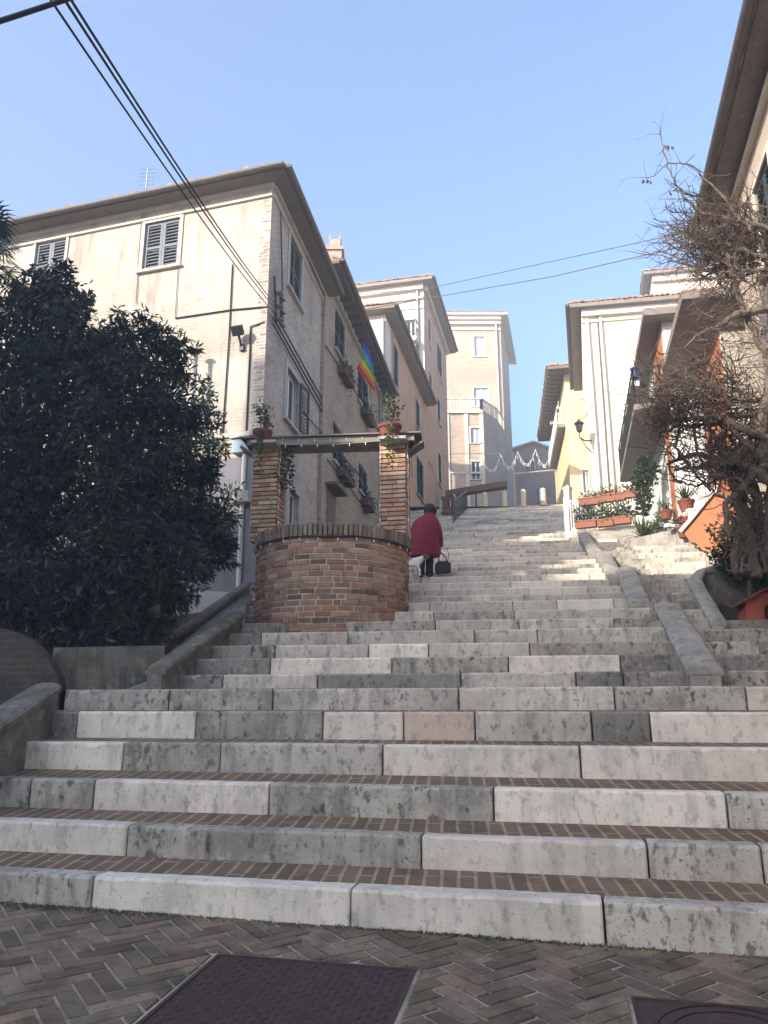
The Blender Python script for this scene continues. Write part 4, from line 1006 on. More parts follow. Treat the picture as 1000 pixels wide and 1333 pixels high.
# ---- yellow house far up on the right
A7 = Vector((at(741, 600, 38).x, 38.0)); zS7 = EYE + 17.4; d7 = Vector((.985, -.17)); s7 = Vector(dirdeg(8.5)); L7 = 9.5
pl7 = [tuple(A7), tuple(A7 + d7 * 6), tuple(A7 + d7 * 6 + s7 * L7), tuple(A7 + s7 * L7)]
H7 = empty('row_house', (A7.x, A7.y, 10.5), 'yellow house with deep timber eave and small balcony at the top of the stairs', 'house')
W7 = Wall(A7, d7, 6, 9.5, zS7); W7s = Wall(A7, s7, L7, 9.5, zS7); o7 = [W7.rect(759, 768, 612, 640)]
b = MB(); W7.mesh(b, o7); W7s.mesh(b); b.build('yellow_wall', m_yellow, H7)
window(W7, H7, o7[0], 'none', None, m_whitepl, .12, False, m_glass_pale)
body(H7, pl7, 9.5, zS7, (0, 3), m_yellow)
roof(H7, pl7, zS7, .9, 15, .12, m_soffit, tile_edges=(0, 3), gutter_edges=(), rafters=(3,))
b = MB(); band(W7, b, 0, 6, zS7 - .3, zS7 - .001, .15); b.build('cornice', m_whitepl, H7)
Yb = 38.8; n0 = at(727, 548, Yb); zb7 = at(735, 556, Yb).z
b = MB(); q0 = Vector((at(726, 550, Yb).x, Yb, 0)); q1 = q0 + s7.to_3d() * 7.5; wd = Vector((1.05, -.15, 0))
V = [q0, q0 + wd, q1 + wd, q1]; b.prism([Vector((v.x, v.y, zb7)) for v in V], (0, 0, .16)); b.build('balcony_slab', m_soffit_grey, H7)
b = MB()
for t in range(30): q = q0.lerp(q1, t / 29); b.bar(Vector((q.x, q.y, zb7 + .16)), Vector((q.x, q.y, zb7 + 1.1)), .03)
for zz in (.2, 1.1): b.bar(Vector((q0.x, q0.y, zb7 + zz)), Vector((q1.x, q1.y, zb7 + zz)), .06); b.bar(Vector((q0.x, q0.y, zb7 + zz)), Vector((q0.x + .98, q0.y - .1, zb7 + zz)), .05)
for t in range(5): q = q0 + wd * t / 5; b.bar(Vector((q.x, q.y, zb7 + .16)), Vector((q.x, q.y, zb7 + 1.1)), .03)
b.build('balcony_railing', m_white, H7)

# ---- big cream wall facing the viewer
Y8 = 29.0; x8 = at(775, 600, Y8).x - .15; zS8 = EYE + 16.15; d8 = Vector((.985, -.17)); s8 = Vector(dirdeg(14.5)); L8 = 8
A8 = Vector((x8, Y8)); pl8 = [tuple(A8), tuple(A8 + d8 * 9), tuple(A8 + d8 * 9 + s8 * L8), tuple(A8 + s8 * L8)]
H8 = empty('row_house', (x8, Y8, 8), 'tall cream house whose blank sunlit wall faces down the stairs', 'house')
W8 = Wall(A8, d8, 9, 6.5, zS8); W8s = Wall(A8, s8, L8, 6.5, zS8)
b = MB(); W8.mesh(b); W8s.mesh(b); b.build('cream_wall', m_cream, H8); body(H8, pl8, 6.5, zS8, (0, 3), m_cream)
roof(H8, pl8, zS8, .45, 13, .12, m_soffit_grey, tile_edges=(0, 3), gutter_edges=(3,))
b = MB(); band(W8, b, 0, 9, zS8 - .3, zS8 - .001, .2); band(W8, b, 0, 9, zS8 - .55, zS8 - .45, .08); b.build('cornice', m_whitepl, H8)
for u in (.22, .75): drop(W8, H8, u, 7, zS8 - .4, .1, .06, m_whitepl)
wire([wp(W8, 777, 410, .05), wp(W8, 785, 520, .05), wp(W8, 793, 640, .05)], .03, 'brown pipe running down the edge of the blank cream wall', 'wall_pipe', 'pipe', m_gutter)
# ---- house looking over it from behind
Y9 = 42.0; A9 = Vector((at(849, 370, Y9).x, Y9)); zS9 = EYE + .612 * Y9
pl9 = [tuple(A9), tuple(A9 + d8 * 12), tuple(A9 + d8 * 12 + s8 * 9), tuple(A9 + s8 * 9)]
H9 = empty('row_house', (A9.x, Y9, 10.5), 'pale pink house rising behind the roof of the cream wall', 'house')
W9 = Wall(A9, d8, 12, 10, zS9); b = MB(); W9.mesh(b); b.build('front_wall', surf('pale_pink_plaster', (.60, .48, .40), .9), H9); body(H9, pl9, 10, zS9, (0,), m_whitepl)
roof(H9, pl9, zS9, .5, 15, .14, m_soffit_grey, tile_edges=(0, 3)); b = MB(); band(W9, b, 0, 12, zS9 - .4, zS9 - .001, .25); b.build('cornice', m_warmtrim, H9)

# ---- house with the long balcony
Yn, Yf2 = 16.6, 22.6; zB = at(822, 520, Yn).z; sR = Vector((.240, 1)).normalized(); A10 = Vector((6.68 + .11, Yn + .45)); L10 = 6.2; zS10 = at(834, 408, Yn).z
pl10 = [tuple(A10), tuple(A10 + Vector((4.5, -.9))), tuple(A10 + Vector((4.5, -.9)) + sR * L10), tuple(A10 + sR * L10)]
H10 = empty('row_house', (A10.x, Yn, 4.4), 'house with long balcony full of flowers and orange panels between white walls', 'house')
W10 = Wall(A10, sR, L10, 3.5, zS10); W10e = Wall(A10, (4.5, -.9), 4.59, 3.5, zS10)
o10 = [(3.6, 4.5, zB + .2, zB + 2.3), (1.4, 2.4, zB - 2.6, zB - 1.0)]
b = MB(); W10.mesh(b, o10); W10e.mesh(b); b.build('white_wall', m_white, H10); body(H10, pl10, 3.5, zS10, (0, 3), m_white)
for o in o10: window(W10, H10, o, 'none', None, None, .1, False, m_glass)
rp_ = W10.rect(850, 866, 425, 475)
for (a_, b_, c_, d_) in ((max(.1, rp_[0]), rp_[1], zB + .1, zS10 - .02), (.4, 1.0, 3.6, zB - .2)): b = MB(); W10.slab(b, a_, b_, c_, d_, -.02, .03); b.build('orange_panel', m_orange, H10)
roof(H10, pl10, zS10, .45, 7, .14, m_soffit_grey, tile_edges=(), gutter_edges=())
n = W10.n; q0 = A10.to_3d() + n * .0; q1 = q0 + sR.to_3d() * L10
b = MB(); b.prism([Vector((v.x, v.y, zB)) for v in (q0 + n * .003, q0 + n * .80, q1 + n * .80, q1 + n * .003)], (0, 0, .15)); b.build('balcony_slab', m_soffit_grey, H10)
b = MB(); q0 = q0 - sR.to_3d() * 0; e0, e1 = q0 + n * .76, q1 + n * .76
Z = lambda v, z: Vector((v.x, v.y, z))
for t in range(46): q = e0.lerp(e1, t / 45); b.bar(Z(q, zB + .15), Z(q, zB + 1.08), .022)
for t in range(5): q = e0.lerp(q0, t / 5); b.bar(Z(q, zB + .15), Z(q, zB + 1.08), .022)
for zz in (.2, 1.08): b.bar(Z(e0, zB + zz), Z(e1, zB + zz), .04); b.bar(Z(e0, zB + zz), Z(q0, zB + zz), .04)
b.build('balcony_railing', m_metal, H10)
for i, (t, lab, pet) in enumerate(((.12, 'nearest balcony flower box with violet flowers', m_petal_blue), (.38, 'second balcony flower box from the near end', m_petal_white), (.62, 'third balcony flower box from the near end', m_petal_blue), (.86, 'farthest balcony flower box with trailing flowers', m_petal_blue))):
    q = e0.lerp(e1, t) - n * .10; flower_box(Z(q, zB + .78), sR.to_3d(), .7, lab, 110, m_white, 'flower boxes along the long balcony', m_leaf_green, trail=.25, petals=pet, LL=.08)
pt = empty('blue_pot', Z(e0.lerp(e1, .1), zB + 1.1), 'bright blue pot on the near end of the long balcony railing', 'pot')
b = MB(); b.lathe(Z(e0.lerp(e1, .1) - n * .1, zB + 1.1), [(.06, 0), (.10, .20), (.115, .21), (.115, .25), (.095, .25), (.09, .22), (.0, .21)], 14); b.build('pot', surf('blue_glaze', (.05, .12, .32), .35), pt)
for k in range(0): pass

# ---- nearer orange, white and beige house behind the wisteria
A11 = Vector((6.45 + .19, 13.8)); L11 = 5.4; zS11 = EYE + .576 * 13.2; d11 = Vector((.985, -.17))
pl11 = [tuple(A11), tuple(A11 + d11 * 6), tuple(A11 + d11 * 6 + sR * L11), tuple(A11 + sR * L11)]
H11 = empty('row_house', (A11.x, A11.y, 3.4), 'orange and white house with beige end wall behind the bare wisteria', 'house')
W11 = Wall(A11, sR, L11, 2.6, zS11); W11e = Wall(A11, d11, 6, 2.6, zS11)
o11 = [(2.9, 3.7, 4.2, 6.0), (3.9, 4.7, 7.0, 8.4)]
b = MB(); W11.mesh(b, o11); b.build('white_wall', m_white, H11); b = MB(); W11e.mesh(b); b.build('end_wall', m_pl_warm, H11); body(H11, pl11, 2.6, zS11, (0, 3), m_white)
for o in o11: window(W11, H11, o, 'none', None, m_whitepl, .1, True, m_glass)
r1 = W11.rect(908, 940, 410, 520); r2 = W11.rect(934, 948, 560, 620)
for u0, u1, z0, z1 in ((max(.05, r1[0]), r1[1], 3.0, zS11 - .05), (4.9, 5.3, 2.8, zS11 - .05)): b = MB(); W11.slab(b, u0, u1, z0, z1, -.02, .03); b.build('orange_panel', m_orange, H11)
b = MB(); band(W11e, b, 0, 6, zS11 - .28, zS11 - .001, .16); b.build('cornice', m_warmtrim, H11)
roof(H11, pl11, zS11, .78, 8, .14, m_soffit_grey, tile_edges=(), gutter_edges=())
b = MB(); ub = W11.rect(900, 926, 424, 441); W11.slab(b, ub[0], ub[1], ub[2], ub[3], .03, .5); b.build('awning_box', m_metal, H11)

# ---- near house whose timbered eave crosses the top right corner
A12 = Vector((6.32, 12.2)); sN = Vector((.248, 1)).normalized(); L12 = 12; zS12 = EYE + .73 * 12.1
pl12 = [tuple(A12 - sN * L12), tuple(A12 + Vector((7, -1)) - sN * L12), tuple(A12 + Vector((7, -1))), tuple(A12)]
H12 = empty('near_house', (A12.x, A12.y, 2), 'near beige house with dark timber eave and gutter at the right edge', 'house')
W12 = Wall(A12 - sN * L12, sN, L12, 0, zS12); o12 = [(L12 - 2.6, L12 - 1.6, zS12 - 2.3, zS12 - .8), (L12 - 5.8, L12 - 4.8, zS12 - 2.3, zS12 - .8)]
b = MB(); W12.mesh(b, o12); b.build('plaster_wall', surf('weathered_beige_plaster', (.48, .38, .29), .9, brick=dict(w=.26, h=.07, m=.012, c1=(.36, .27, .2), c2=(.44, .34, .26), mc=(.46, .38, .31), patch=(.7, .5, .6), fac=.6), var=[((.38, .30, .24), 1.2, .46, .66, .6)], bump=(22, .5, .015)), H12); body(H12, pl12, 0, zS12, (3,), m_pl_warm)
for o in o12: window(W12, H12, o, 'shut', m_sh_green, m_warmtrim, .1, True)
roof(H12, pl12, zS12, .42, 15, .08, m_soffit, tile_edges=(3,), gutter_edges=(3,), rafters=())
b = MB(); band(W12, b, 0, L12, zS12 - .2, zS12 - .115, .1); b.build('cornice', m_warmtrim, H12)

# ---- unseen house row behind the viewer, placed and sized to shade the stairs
sh_ = Vector((math.sin(SUN_AZ), math.cos(SUN_AZ))); ortho = Vector((sh_.y, -sh_.x))
if ortho.x < 0: ortho = -ortho
cO = Vector((-3.3, 16)) + sh_ * 30; zO = 6.6 + 30 * math.tan(SUN_EL)
plO = [tuple(cO - ortho * 13), tuple(cO + ortho * 17), tuple(cO + ortho * 17 + sh_ * 10), tuple(cO - ortho * 13 + sh_ * 10)]
HO = empty('unseen_shade_house', (cO.x, cO.y, -.75), 'unseen long plastered house behind the viewer, placed to shade the lower stairs', 'house')
WO = Wall(plO[0], ortho, 30, -.8, zO - 1.2)
oO = [(2 + i * 3.5, 3.2 + i * 3.5, 1 + j * 3.4, 2.7 + j * 3.4) for i in range(8) for j in range(5)]
b = MB(); WO.mesh(b, oO); b.build('wall', m_whitepl, HO)
b = MB()
for o in oO: b.add([WO.pt(o[0], o[2], -.15), WO.pt(o[1], o[2], -.15), WO.pt(o[1], o[3], -.15), WO.pt(o[0], o[3], -.15)], [(0, 1, 2, 3)])
b.build('window', m_glass, HO); body(HO, plO, -.8, zO - 1.2, (0,), m_whitepl)
b = MB(); P = [Vector((p[0], p[1], zO - 1.2)) for p in plO]; c0, c1 = (P[0] + P[3]) / 2, (P[1] + P[2]) / 2; c0.z = c1.z = zO + .2
b.add(P + [c0, c1], [(0, 1, 5, 4), (2, 3, 4, 5), (1, 2, 5), (3, 0, 4), (3, 2, 1, 0)]); b.build('roof', m_tile, HO)
b = MB(); TW = [cO + ortho * .1 - sh_ * .0, cO + ortho * 4.3, cO + ortho * 4.3 + sh_ * 8, cO + ortho * .1 + sh_ * 8]
b.prism([Vector((p.x, p.y, zO - 1.5)) for p in TW], (0, 0, 4.1)); b.build('shade_block', m_whitepl, HO)  # raised block added to keep sun off the main stairs and the person

# ------------------------------------------------------------------ the well
wc = Vector((-.87, 12.88, 0)); WR = 1.29; z0w = steps[10]['z'] - .05; z1w = 4.12
well = empty('brick_well', (wc.x, wc.y, z0w), 'round old brick well with two brick pillars and small tiled roof on the stairs', 'well')
def cyl_uv(mb, r0, r1, za, zb, n=72, rows=8, jit=0.0):
    for j in range(rows):
        for i in range(n):
            q = []
            for (ii, jj) in ((i, j), (i + 1, j), (i + 1, j + 1), (i, j + 1)):
                t = 2 * math.pi * ii / n; f = jj / rows; r = r0 + (r1 - r0) * f
                q.append((Vector((wc.x + r * math.cos(t), wc.y + r * math.sin(t), za + (zb - za) * f)), (2 * math.pi * ii / n * WR, za + (zb - za) * f)))
            mb.add([a for a, _ in q], [(0, 1, 2, 3)], None, [[u for _, u in q]])
b = MB(); cyl_uv(b, WR - .034, WR - .010, z0w - .4, z1w - .19); cyl_uv(b, WR - .30, WR - .30, z1w - .01, z0w)
b.build('mortar_drum', surf('well_mortar', (.62, .55, .44), .95, bump=(60, .5, .01), var=[((.15, .135, .11), 3, .48, .66, .7), ((.09, .10, .06), 6, .58, .7, .6)]), well)
b = MB(); rowh = .089; nr = int((z1w - .20 - (z0w - .4)) / rowh) + 3; nbk = 31
for j in range(nr):
    zb_ = z1w - .205 - (j + 1) * rowh; k = 0; t = rng.uniform(0, .2) + (j % 2) * math.pi / nbk
    t_end = t + 2 * math.pi
    while t < t_end - .03:
        wdt = rng.choice((1, 1, 1, 1, .5, .85, 1.1)) * 2 * math.pi / nbk
        if t + wdt > t_end: wdt = t_end - t
        tc = t + wdt / 2; rad = Vector((math.cos(tc), math.sin(tc), 0)); tan = Vector((-math.sin(tc), math.cos(tc), 0))
        f = rng.random(); base = Vector((.43, .29, .20)).lerp(Vector((.29, .135, .085)), min(1, f * .8 + .35 * j / nr))
        if rng.random() < .06 + .22 * (j / nr): base = Vector((.29, .145, .095))
        if rng.random() < .07: base = Vector((.15, .105, .08))
        base *= rng.uniform(.8, 1.2); ro = WR - .022 * j / nr + rng.uniform(-.006, .010); ln = 2 * ro * math.sin(wdt / 2) - .025
        b.box(wc + rad * (ro - .035) + Vector((0, 0, zb_ + rowh / 2 + rng.uniform(-.003, .003))), (ln, .07, rowh - .022 + rng.uniform(-.004, .003)), tan + Vector((0, 0, rng.uniform(-.01, .01))), rad, None, tuple(base))
        t += wdt
b.build('brick_drum', m_pill, well)
b = MB(); nb = 104
for i in range(nb):                       # soldier course of bricks on end
    t = 2 * math.pi * (i + .5) / nb; rad = Vector((math.cos(t), math.sin(t), 0)); tan = Vector((-math.sin(t), math.cos(t), 0)); k = rng.uniform(.6, 1.25)
    c = (.27 * k, .21 * k * rng.uniform(.92, 1.05), .15 * k)
    ro = WR + rng.uniform(.015, .05); zt = z1w + rng.uniform(-.014, .008)
    b.box(wc + rad * (ro - .16) + Vector((0, 0, (z1w - .19 + zt) / 2)), (2 * math.pi * WR / nb * rng.uniform(.66, .84), .32, zt - z1w + .19), tan, rad, (0, 0, 1), c)
b.build('rim', surf('weathered_rim_brick', (1, 1, 1), .92, attr=True, bump=(40, .5, .012), var=[((.09, .085, .075), 6, .46, .68, .65), ((.30, .28, .25), 10, .6, .72, .4)]), well)
b = MB(); b.lathe(wc, [(WR - .005, z1w - .205), (WR - .005, z1w - .185), (WR - .31, z1w - .185), (WR - .31, z1w - .06)], 60); b.build('rim_mortar', m_mortar, well)
pa = R(-12); pdx = Vector((math.cos(pa), math.sin(pa), 0)); pdy = Vector((-math.sin(pa), math.cos(pa), 0))
zP1 = at(350, 581, 12.9).z
pc = [at(350, 640, 12.95), at(514.5, 640, 12.75)]
for q in pc: q.z = 0
zt_ = [at(350, 588, 12.9).z, at(514, 577, 12.7).z]; ztp = sum(zt_) / 2
for q in pc:
    b = MB(); z = z1w - .04; k = 0; hw = .225
    b.box(q + Vector((0, 0, (z + ztp) / 2)), (hw * 2 - .045, hw * 2 - .045, ztp - z), pdx, pdy, (0, 0, 1), (.14, .12, .095))
    while z < ztp - .05:
        hh = .060 + rng.uniform(-.004, .006); cuts = [0, .5, 1] if k % 2 else [0, .28, .72, 1]
        if rng.random() < .4: cuts = [0, rng.choice((.33, .66)), 1]
        for fx, (nrm, tang) in enumerate(((-pdy, pdx), (pdy, pdx), (pdx, pdy), (-pdx, pdy))):
            off = rng.uniform(0, .01)
            for a, c in zip(cuts, cuts[1:]):
                f = rng.random(); base = Vector((.38, .19, .12)).lerp(Vector((.60, .45, .30)), f) * rng.uniform(.75, 1.15)
                u0 = -hw + a * 2 * hw + .005; u1 = -hw + c * 2 * hw - .005
                b.box(q + nrm * (hw - .03 + off) + tang * (u0 + u1) / 2 + Vector((0, 0, z + hh / 2)), (u1 - u0, .06, hh), tang, nrm, (0, 0, 1), tuple(base))
        z += hh + .019; k += 1
    b.build('pillar', m_pill, well)
mid = (pc[0] + pc[1]) / 2; half = (pc[1] - pc[0]).length / 2; bdx = (pc[1] - pc[0]).normalized(); bdy = Vector((-bdx.y, bdx.x, 0))
b = MB(); zz = ztp + .005
b.box(mid + Vector((0, 0, zz + .06)), (half * 2 + .7, .54, .11), bdx, bdy); b.build('roof_beam', surf('dark_weathered_beam', (.27, .24, .205), .9, var=[((.15, .14, .125), 6, .5, .68, .6, (1, 1, 3))], bump=(30, .5, .01)), well)
b = MB()                                  # curved tiles across the ridge, jutting out past both pillars
Lr = half * 2 + .95; nt_ = 15
b.prism([mid - bdx * Lr / 2 + bdy * o + Vector((0, 0, z)) for o, z in ((-.34, zz + .117), (0, zz + .150), (.34, zz + .117), (.34, zz + .142), (0, zz + .19), (-.34, zz + .142))], bdx * Lr)
b.build('tiled_roof', surf('lichened_tile', (.22, .19, .16), .9, var=[((.23, .21, .18), 8, .5, .68, .6), ((.10, .08, .07), 4, .5, .7, .6)], bump=(40, .4, .008)), well)
b = MB()                                  # sloping brackets carrying the jutting ends
for q, sg in ((pc[0], -1), (pc[1], 1)):
    b.bar(q + bdx * sg * .22 + Vector((0, 0, zz - .16)), q + bdx * sg * .50 + Vector((0, 0, zz + .03)), .34, .04)
b.build('bracket', m_soffit, well)
# string of small lamps along beam, pillars and rim
sl = empty('string_lights', mid + Vector((0, 0, zz)), 'string of small white lamps draped along the beam, pillars and rim of the brick well', 'string lights')
cb = MB(); cb2 = MB()
def string(pts, r=.006, step=.28, hang=.05, bulb=.012):
    P = [Vector(p) for p in pts]; (cb if r < .01 else cb2).tube(P, r, 5); L = 0
    for a, c in zip(P, P[1:]):
        d = (c - a).length; m = int((L + d) / step) - int(L / step); L0 = L; L += d
        for k in range(m):
            t = ((int(L0 / step) + 1 + k) * step - L0) / d; q = a.lerp(c, min(1, t)); bb = MB()
            bb.bar(q, q - Vector((0, 0, hang)), bulb); bb.build('bulb', m_bulb, sl)
fr_ = -bdy * .275
sag = lambda a, c, s, n=14: [a.lerp(c, i / n) - Vector((0, 0, s * 4 * (i / n) * (1 - i / n) + rng.uniform(-.008, .008))) for i in range(n + 1)]
e_ = bdx * half
string(sag(mid - e_ + fr_ + Vector((0, 0, zz + .125)), mid + e_ + fr_ + Vector((0, 0, zz + .125)), .03)); string(sag(mid - e_ * .95 + fr_ + Vector((0, 0, zz + .02)), mid + e_ * .95 + fr_ + Vector((0, 0, zz + .02)), .04))
for q in pc:
    for sx in (-1, 1): string([q + bdx * sx * .24 - bdy * .24 + Vector((rng.uniform(-.01, .01), 0, z1w + .02 + (ztp - z1w) * i / 8)) for i in range(9)])
string([wc + Vector((math.cos(a) * (WR + .035), math.sin(a) * (WR + .035), z1w - .215 - .012 * math.sin(a * 7))) for a in [R(-200 + i * 6) for i in range(38)]], .014, .3, .06)
cb2.build('cable', m_cable, sl); cb.build('cable', surf('pale_cable', (.40, .40, .38), .6), sl)

def potted(loc, r, h, label, leafmat, n, hgt, wid, trail=0, L=.09, Wd=.035, cat='potted plant', potmat=m_pot, group=None, spread=1.0, petals=None, name='potted_plant', stems=7):
    loc = Vector(loc); root = empty(name, loc, label, cat, group)
    b = MB(); b.lathe(loc, [(0, 0), (r * .66, 0), (r * .92, h * .8), (r * 1.02, h * .8), (r * 1.05, h), (r * .92, h), (r * .9, h * .9), (0, h * .88)], 20); b.build('pot', potmat, root, smooth=False)
    f = MB(); s = MB()
    for k in range(stems):
        a = rng.uniform(0, 6.28); t = loc + Vector((math.cos(a) * wid * rng.uniform(.2, .9), math.sin(a) * wid * .7 * rng.uniform(.2, .9), h + hgt * rng.uniform(.6, 1.0)))
        b0 = loc + Vector((math.cos(a) * r * .3, math.sin(a) * r * .3, h * .9)); mdl = b0.lerp(t, .5) + Vector((0, 0, hgt * .1)); s.tube([b0, mdl, t], [.012, .009, .004], 4)
        for i in range(n // stems):
            u = rng.uniform(.15, 1.05); p = (b0.lerp(mdl, u * 2) if u < .5 else mdl.lerp(t, u * 2 - 1)) + Vector((rng.gauss(0, .05), rng.gauss(0, .05), rng.gauss(0, .04))) * spread
            f.leaf(p, (rng.gauss(0, .7), rng.gauss(0, .7), rng.gauss(.35, .6)), L * rng.uniform(.6, 1.3), Wd)
    for i in range(trail):
        a = rng.uniform(-.3, .3); p = loc + Vector((a * r * 1.2, -r * 1.08 - rng.random() * .05, h * .8 - rng.random() ** 1.3 * .75))
        f.leaf(p, (rng.gauss(0, .6), rng.gauss(-.3, .3), -.8), .06, .04)
    s.build('stems', m_bark, root); f.build('foliage', leafmat, root)
    if petals:
        f = MB()
        for i in range(30):
            p = loc + Vector((rng.gauss(0, wid * .6), rng.gauss(0, wid * .5), h + hgt * rng.uniform(.4, 1)))
            for k in range(4): f.leaf(p, (rng.gauss(0, 1), rng.gauss(0, 1), rng.gauss(0, 1)), .05, .04)
        tag(f.build('petals', petals, root), kind='stuff')
    return root
potted(pc[0] - bdy * .36 - bdx * .06 + Vector((0, 0, ztp + .01)), .17, .22, 'leafy pot plant standing above the left pillar of the well', m_leaf_green, 170, .46, .20, 120)
potted(pc[1] - bdy * .36 - bdx * .06 + Vector((0, 0, ztp + .01)), .20, .24, 'taller leafy pot plant standing above the right pillar of the well', m_leaf_green, 190, .56, .26, 120)
for q in pc: b = MB(); b.box(q - bdy * .36 + Vector((0, 0, ztp - .02)), (.44, .36, .05), bdx, bdy); b.build('pot_ledge', m_stonetrim, well)
vn = MB(); vf = MB(); p = pc[0] + bdx * .32 - bdy * .2 + Vector((0, 0, ztp))
for k in range(7):
    q = [p + bdx * rng.uniform(-.1, .2)]; 
    for i in range(9): q.append(q[-1] + Vector((rng.gauss(.0, .03), rng.gauss(0, .02), -rng.uniform(.05, .11))))
    vn.tube(q, .006, 4)
    for w_ in q:
        for i in range(5): vf.leaf(w_, (rng.gauss(0, 1), rng.gauss(0, .5), -.5), .07, .035)
vv = empty('hanging_vine', p, 'thin dark vine hanging beside the left pillar of the well', 'vine'); vn.build('stems', m_bark, vv); vf.build('foliage', m_leaf_dark, vv)
# a chain hanging on the outer side of the right pillar
ch = MB(); p = pc[1] + bdx * .30 - bdy * .2 + Vector((0, 0, ztp + .02))
for i in range(16): ch.tube([p + Vector((math.cos(t) * (.014 if i % 2 else .004), math.sin(t) * (.004 if i % 2 else .014), -.04 * i - .018 + math.sin(t * 1.0 + 1.57) * .024)) for t in [k * math.pi / 3 for k in range(7)]], .004, 4)
tag(ch.build('well_chain', m_metal), 'thin dark chain hanging along the right pillar of the well', 'chain')

# ------------------------------------------------------------------ the person climbing the stairs
foot = at(559, 748, 15.42); foot.z = steps[17]['z'] + .002
per = empty('person', foot, 'stooped person in a dark red quilted coat and black trousers climbing the stairs', 'person'); per.scale = (1.0, 1.0, 1.07)
def skin_mesh(name, chain, edges, mat, parent, sub=2):
    """chain: list of (x,y,z,r) joints, edges between them; grown with a Skin modifier into one surface"""
    me = bpy.data.meshes.new(name); me.from_pydata([c[:3] for c in chain], edges, [])
    o = bpy.data.objects.new(name, me); COL.objects.link(o)
    sk = o.modifiers.new('skin', 'SKIN'); sk.use_smooth_shade = True
    for i, c in enumerate(chain): 
        r = c[3] if isinstance(c[3], tuple) else (c[3], c[3]); me.skin_vertices[0].data[i].radius = r; me.skin_vertices[0].data[i].use_root = i == 0
    ss = o.modifiers.new('sub', 'SUBSURF'); ss.levels = sub; ss.render_levels = sub
    dg = bpy.context.evaluated_depsgraph_get(); m2 = bpy.data.meshes.new_from_object(o.evaluated_get(dg)); m2.materials.clear(); m2.materials.append(mat); m2.name = name
    bpy.data.objects.remove(o); q = bpy.data.objects.new(name, m2); COL.objects.link(q); q.parent = parent
    m2.polygons.foreach_set('use_smooth', [True] * len(m2.polygons))
    return q
# local frame: x right, y up the street, z up
J = [(-.07, .02, .74, .13), (-.06, .06, .95, .14), (-.03, .10, 1.12, .13), (.0, .15, 1.24, .06), (.03, .19, 1.31, .055), (.05, .21, 1.39, .088), (.055, .215, 1.455, .06),
     (-.17, .01, .68, .085), (-.16, .02, .38, .058), (-.17, -.06, .07, .04), (-.165, .08, .035, .035),
     (.03, .01, .68, .085), (.02, .10, .42, .058), (.0, -.02, .08, .04), (.01, .12, .04, .035),
     (.13, .10, 1.13, .07), (.21, .07, .90, .05), (.235, .13, .68, .038), (.24, .14, .60, .03),
     (-.20, .10, 1.13, .07), (-.29, .10, .92, .05), (-.28, .22, .72, .038), (-.27, .25, .65, .03)]
Eg = [(0, 1), (1, 2), (2, 3), (3, 4), (4, 5), (5, 6), (0, 7), (7, 8), (8, 9), (9, 10), (0, 11), (11, 12), (12, 13), (13, 14), (2, 15), (15, 16), (16, 17), (17, 18), (2, 19), (19, 20), (20, 21), (21, 22)]
# hands: palm plus five fingers each, curled on what they hold
def hand(ib, sx):
    x, y, z = J[ib][:3]; base = len(J)
    J.append((x, y + .01, z - .045, (.030, .018))); Eg.append((ib, base))
    for k in range(4):
        a = len(J); xx = x + (k - 1.5) * .015; l = (.030, .036, .034, .026)[k]
        J.append((xx, y + .025, z - .085, .0075)); J.append((xx, y + .012, z - .085 - l, .007)); Eg.append((base, a)); Eg.append((a, a + 1))
    a = len(J); J.append((x - sx * .032, y + .03, z - .055, .009)); J.append((x - sx * .026, y + .045, z - .09, .008)); Eg.append((base, a)); Eg.append((a, a + 1))
hand(18, 1); hand(22, -1)
# face: nose, brow and chin looking up the street
a = len(J); J.append((.055, .30, 1.385, .014)); Eg.append((5, a)); J.append((.05, .265, 1.335, .03)); Eg.append((4, a + 1))
skin_mesh('body', J, Eg, m_skin, per)
def loft(rings, n=26, jit=0.0, quilt=0.0):
    """rings: (cx, cy, z, rx, ry)"""
    b = MB(); V = []
    for i, (cx, cy, z, rx, ry) in enumerate(rings):
        for k in range(n):
            t = 2 * math.pi * k / n; f = 1 + rng.gauss(0, jit)
            V.append((cx + math.cos(t) * rx * f, cy + math.sin(t) * ry * f, z + rng.gauss(0, jit * .02)))
    F = [(i * n + k, i * n + (k + 1) % n, (i + 1) * n + (k + 1) % n, (i + 1) * n + k) for i in range(len(rings) - 1) for k in range(n)]
    F += [tuple(range(n - 1, -1, -1)), tuple((len(rings) - 1) * n + k for k in range(n))]
    b.add(V, F); return b
key = [(.42, -.10, .00, .295, .21), (.55, -.10, .01, .300, .215), (.72, -.095, .03, .285, .21), (.90, -.085, .06, .270, .20), (1.04, -.06, .09, .272, .195), (1.14, -.035, .12, .250, .18), (1.20, -.01, .145, .205, .15), (1.25, .012, .165, .150, .125), (1.29, .03, .18, .112, .11), (1.335, .04, .19, .098, .10)]
rings = []
for i in range(0, 56):
    z = .42 + i * (1.335 - .42) / 55
    for a_, c_ in zip(key, key[1:]):
        if a_[0] <= z <= c_[0] + 1e-6:
            t = (z - a_[0]) / (c_[0] - a_[0]); v = [a_[k] + (c_[k] - a_[k]) * t for k in range(5)]
    q = 1 + .022 * abs(math.sin(math.pi * (z - .42) / .105)) - .012
    rings.append((v[1], v[2], z, v[3] * q * 1.07, v[4] * q * 1.1))
loft(rings, 30, .006).build('coat', m_coat, per, local=True, smooth=True)
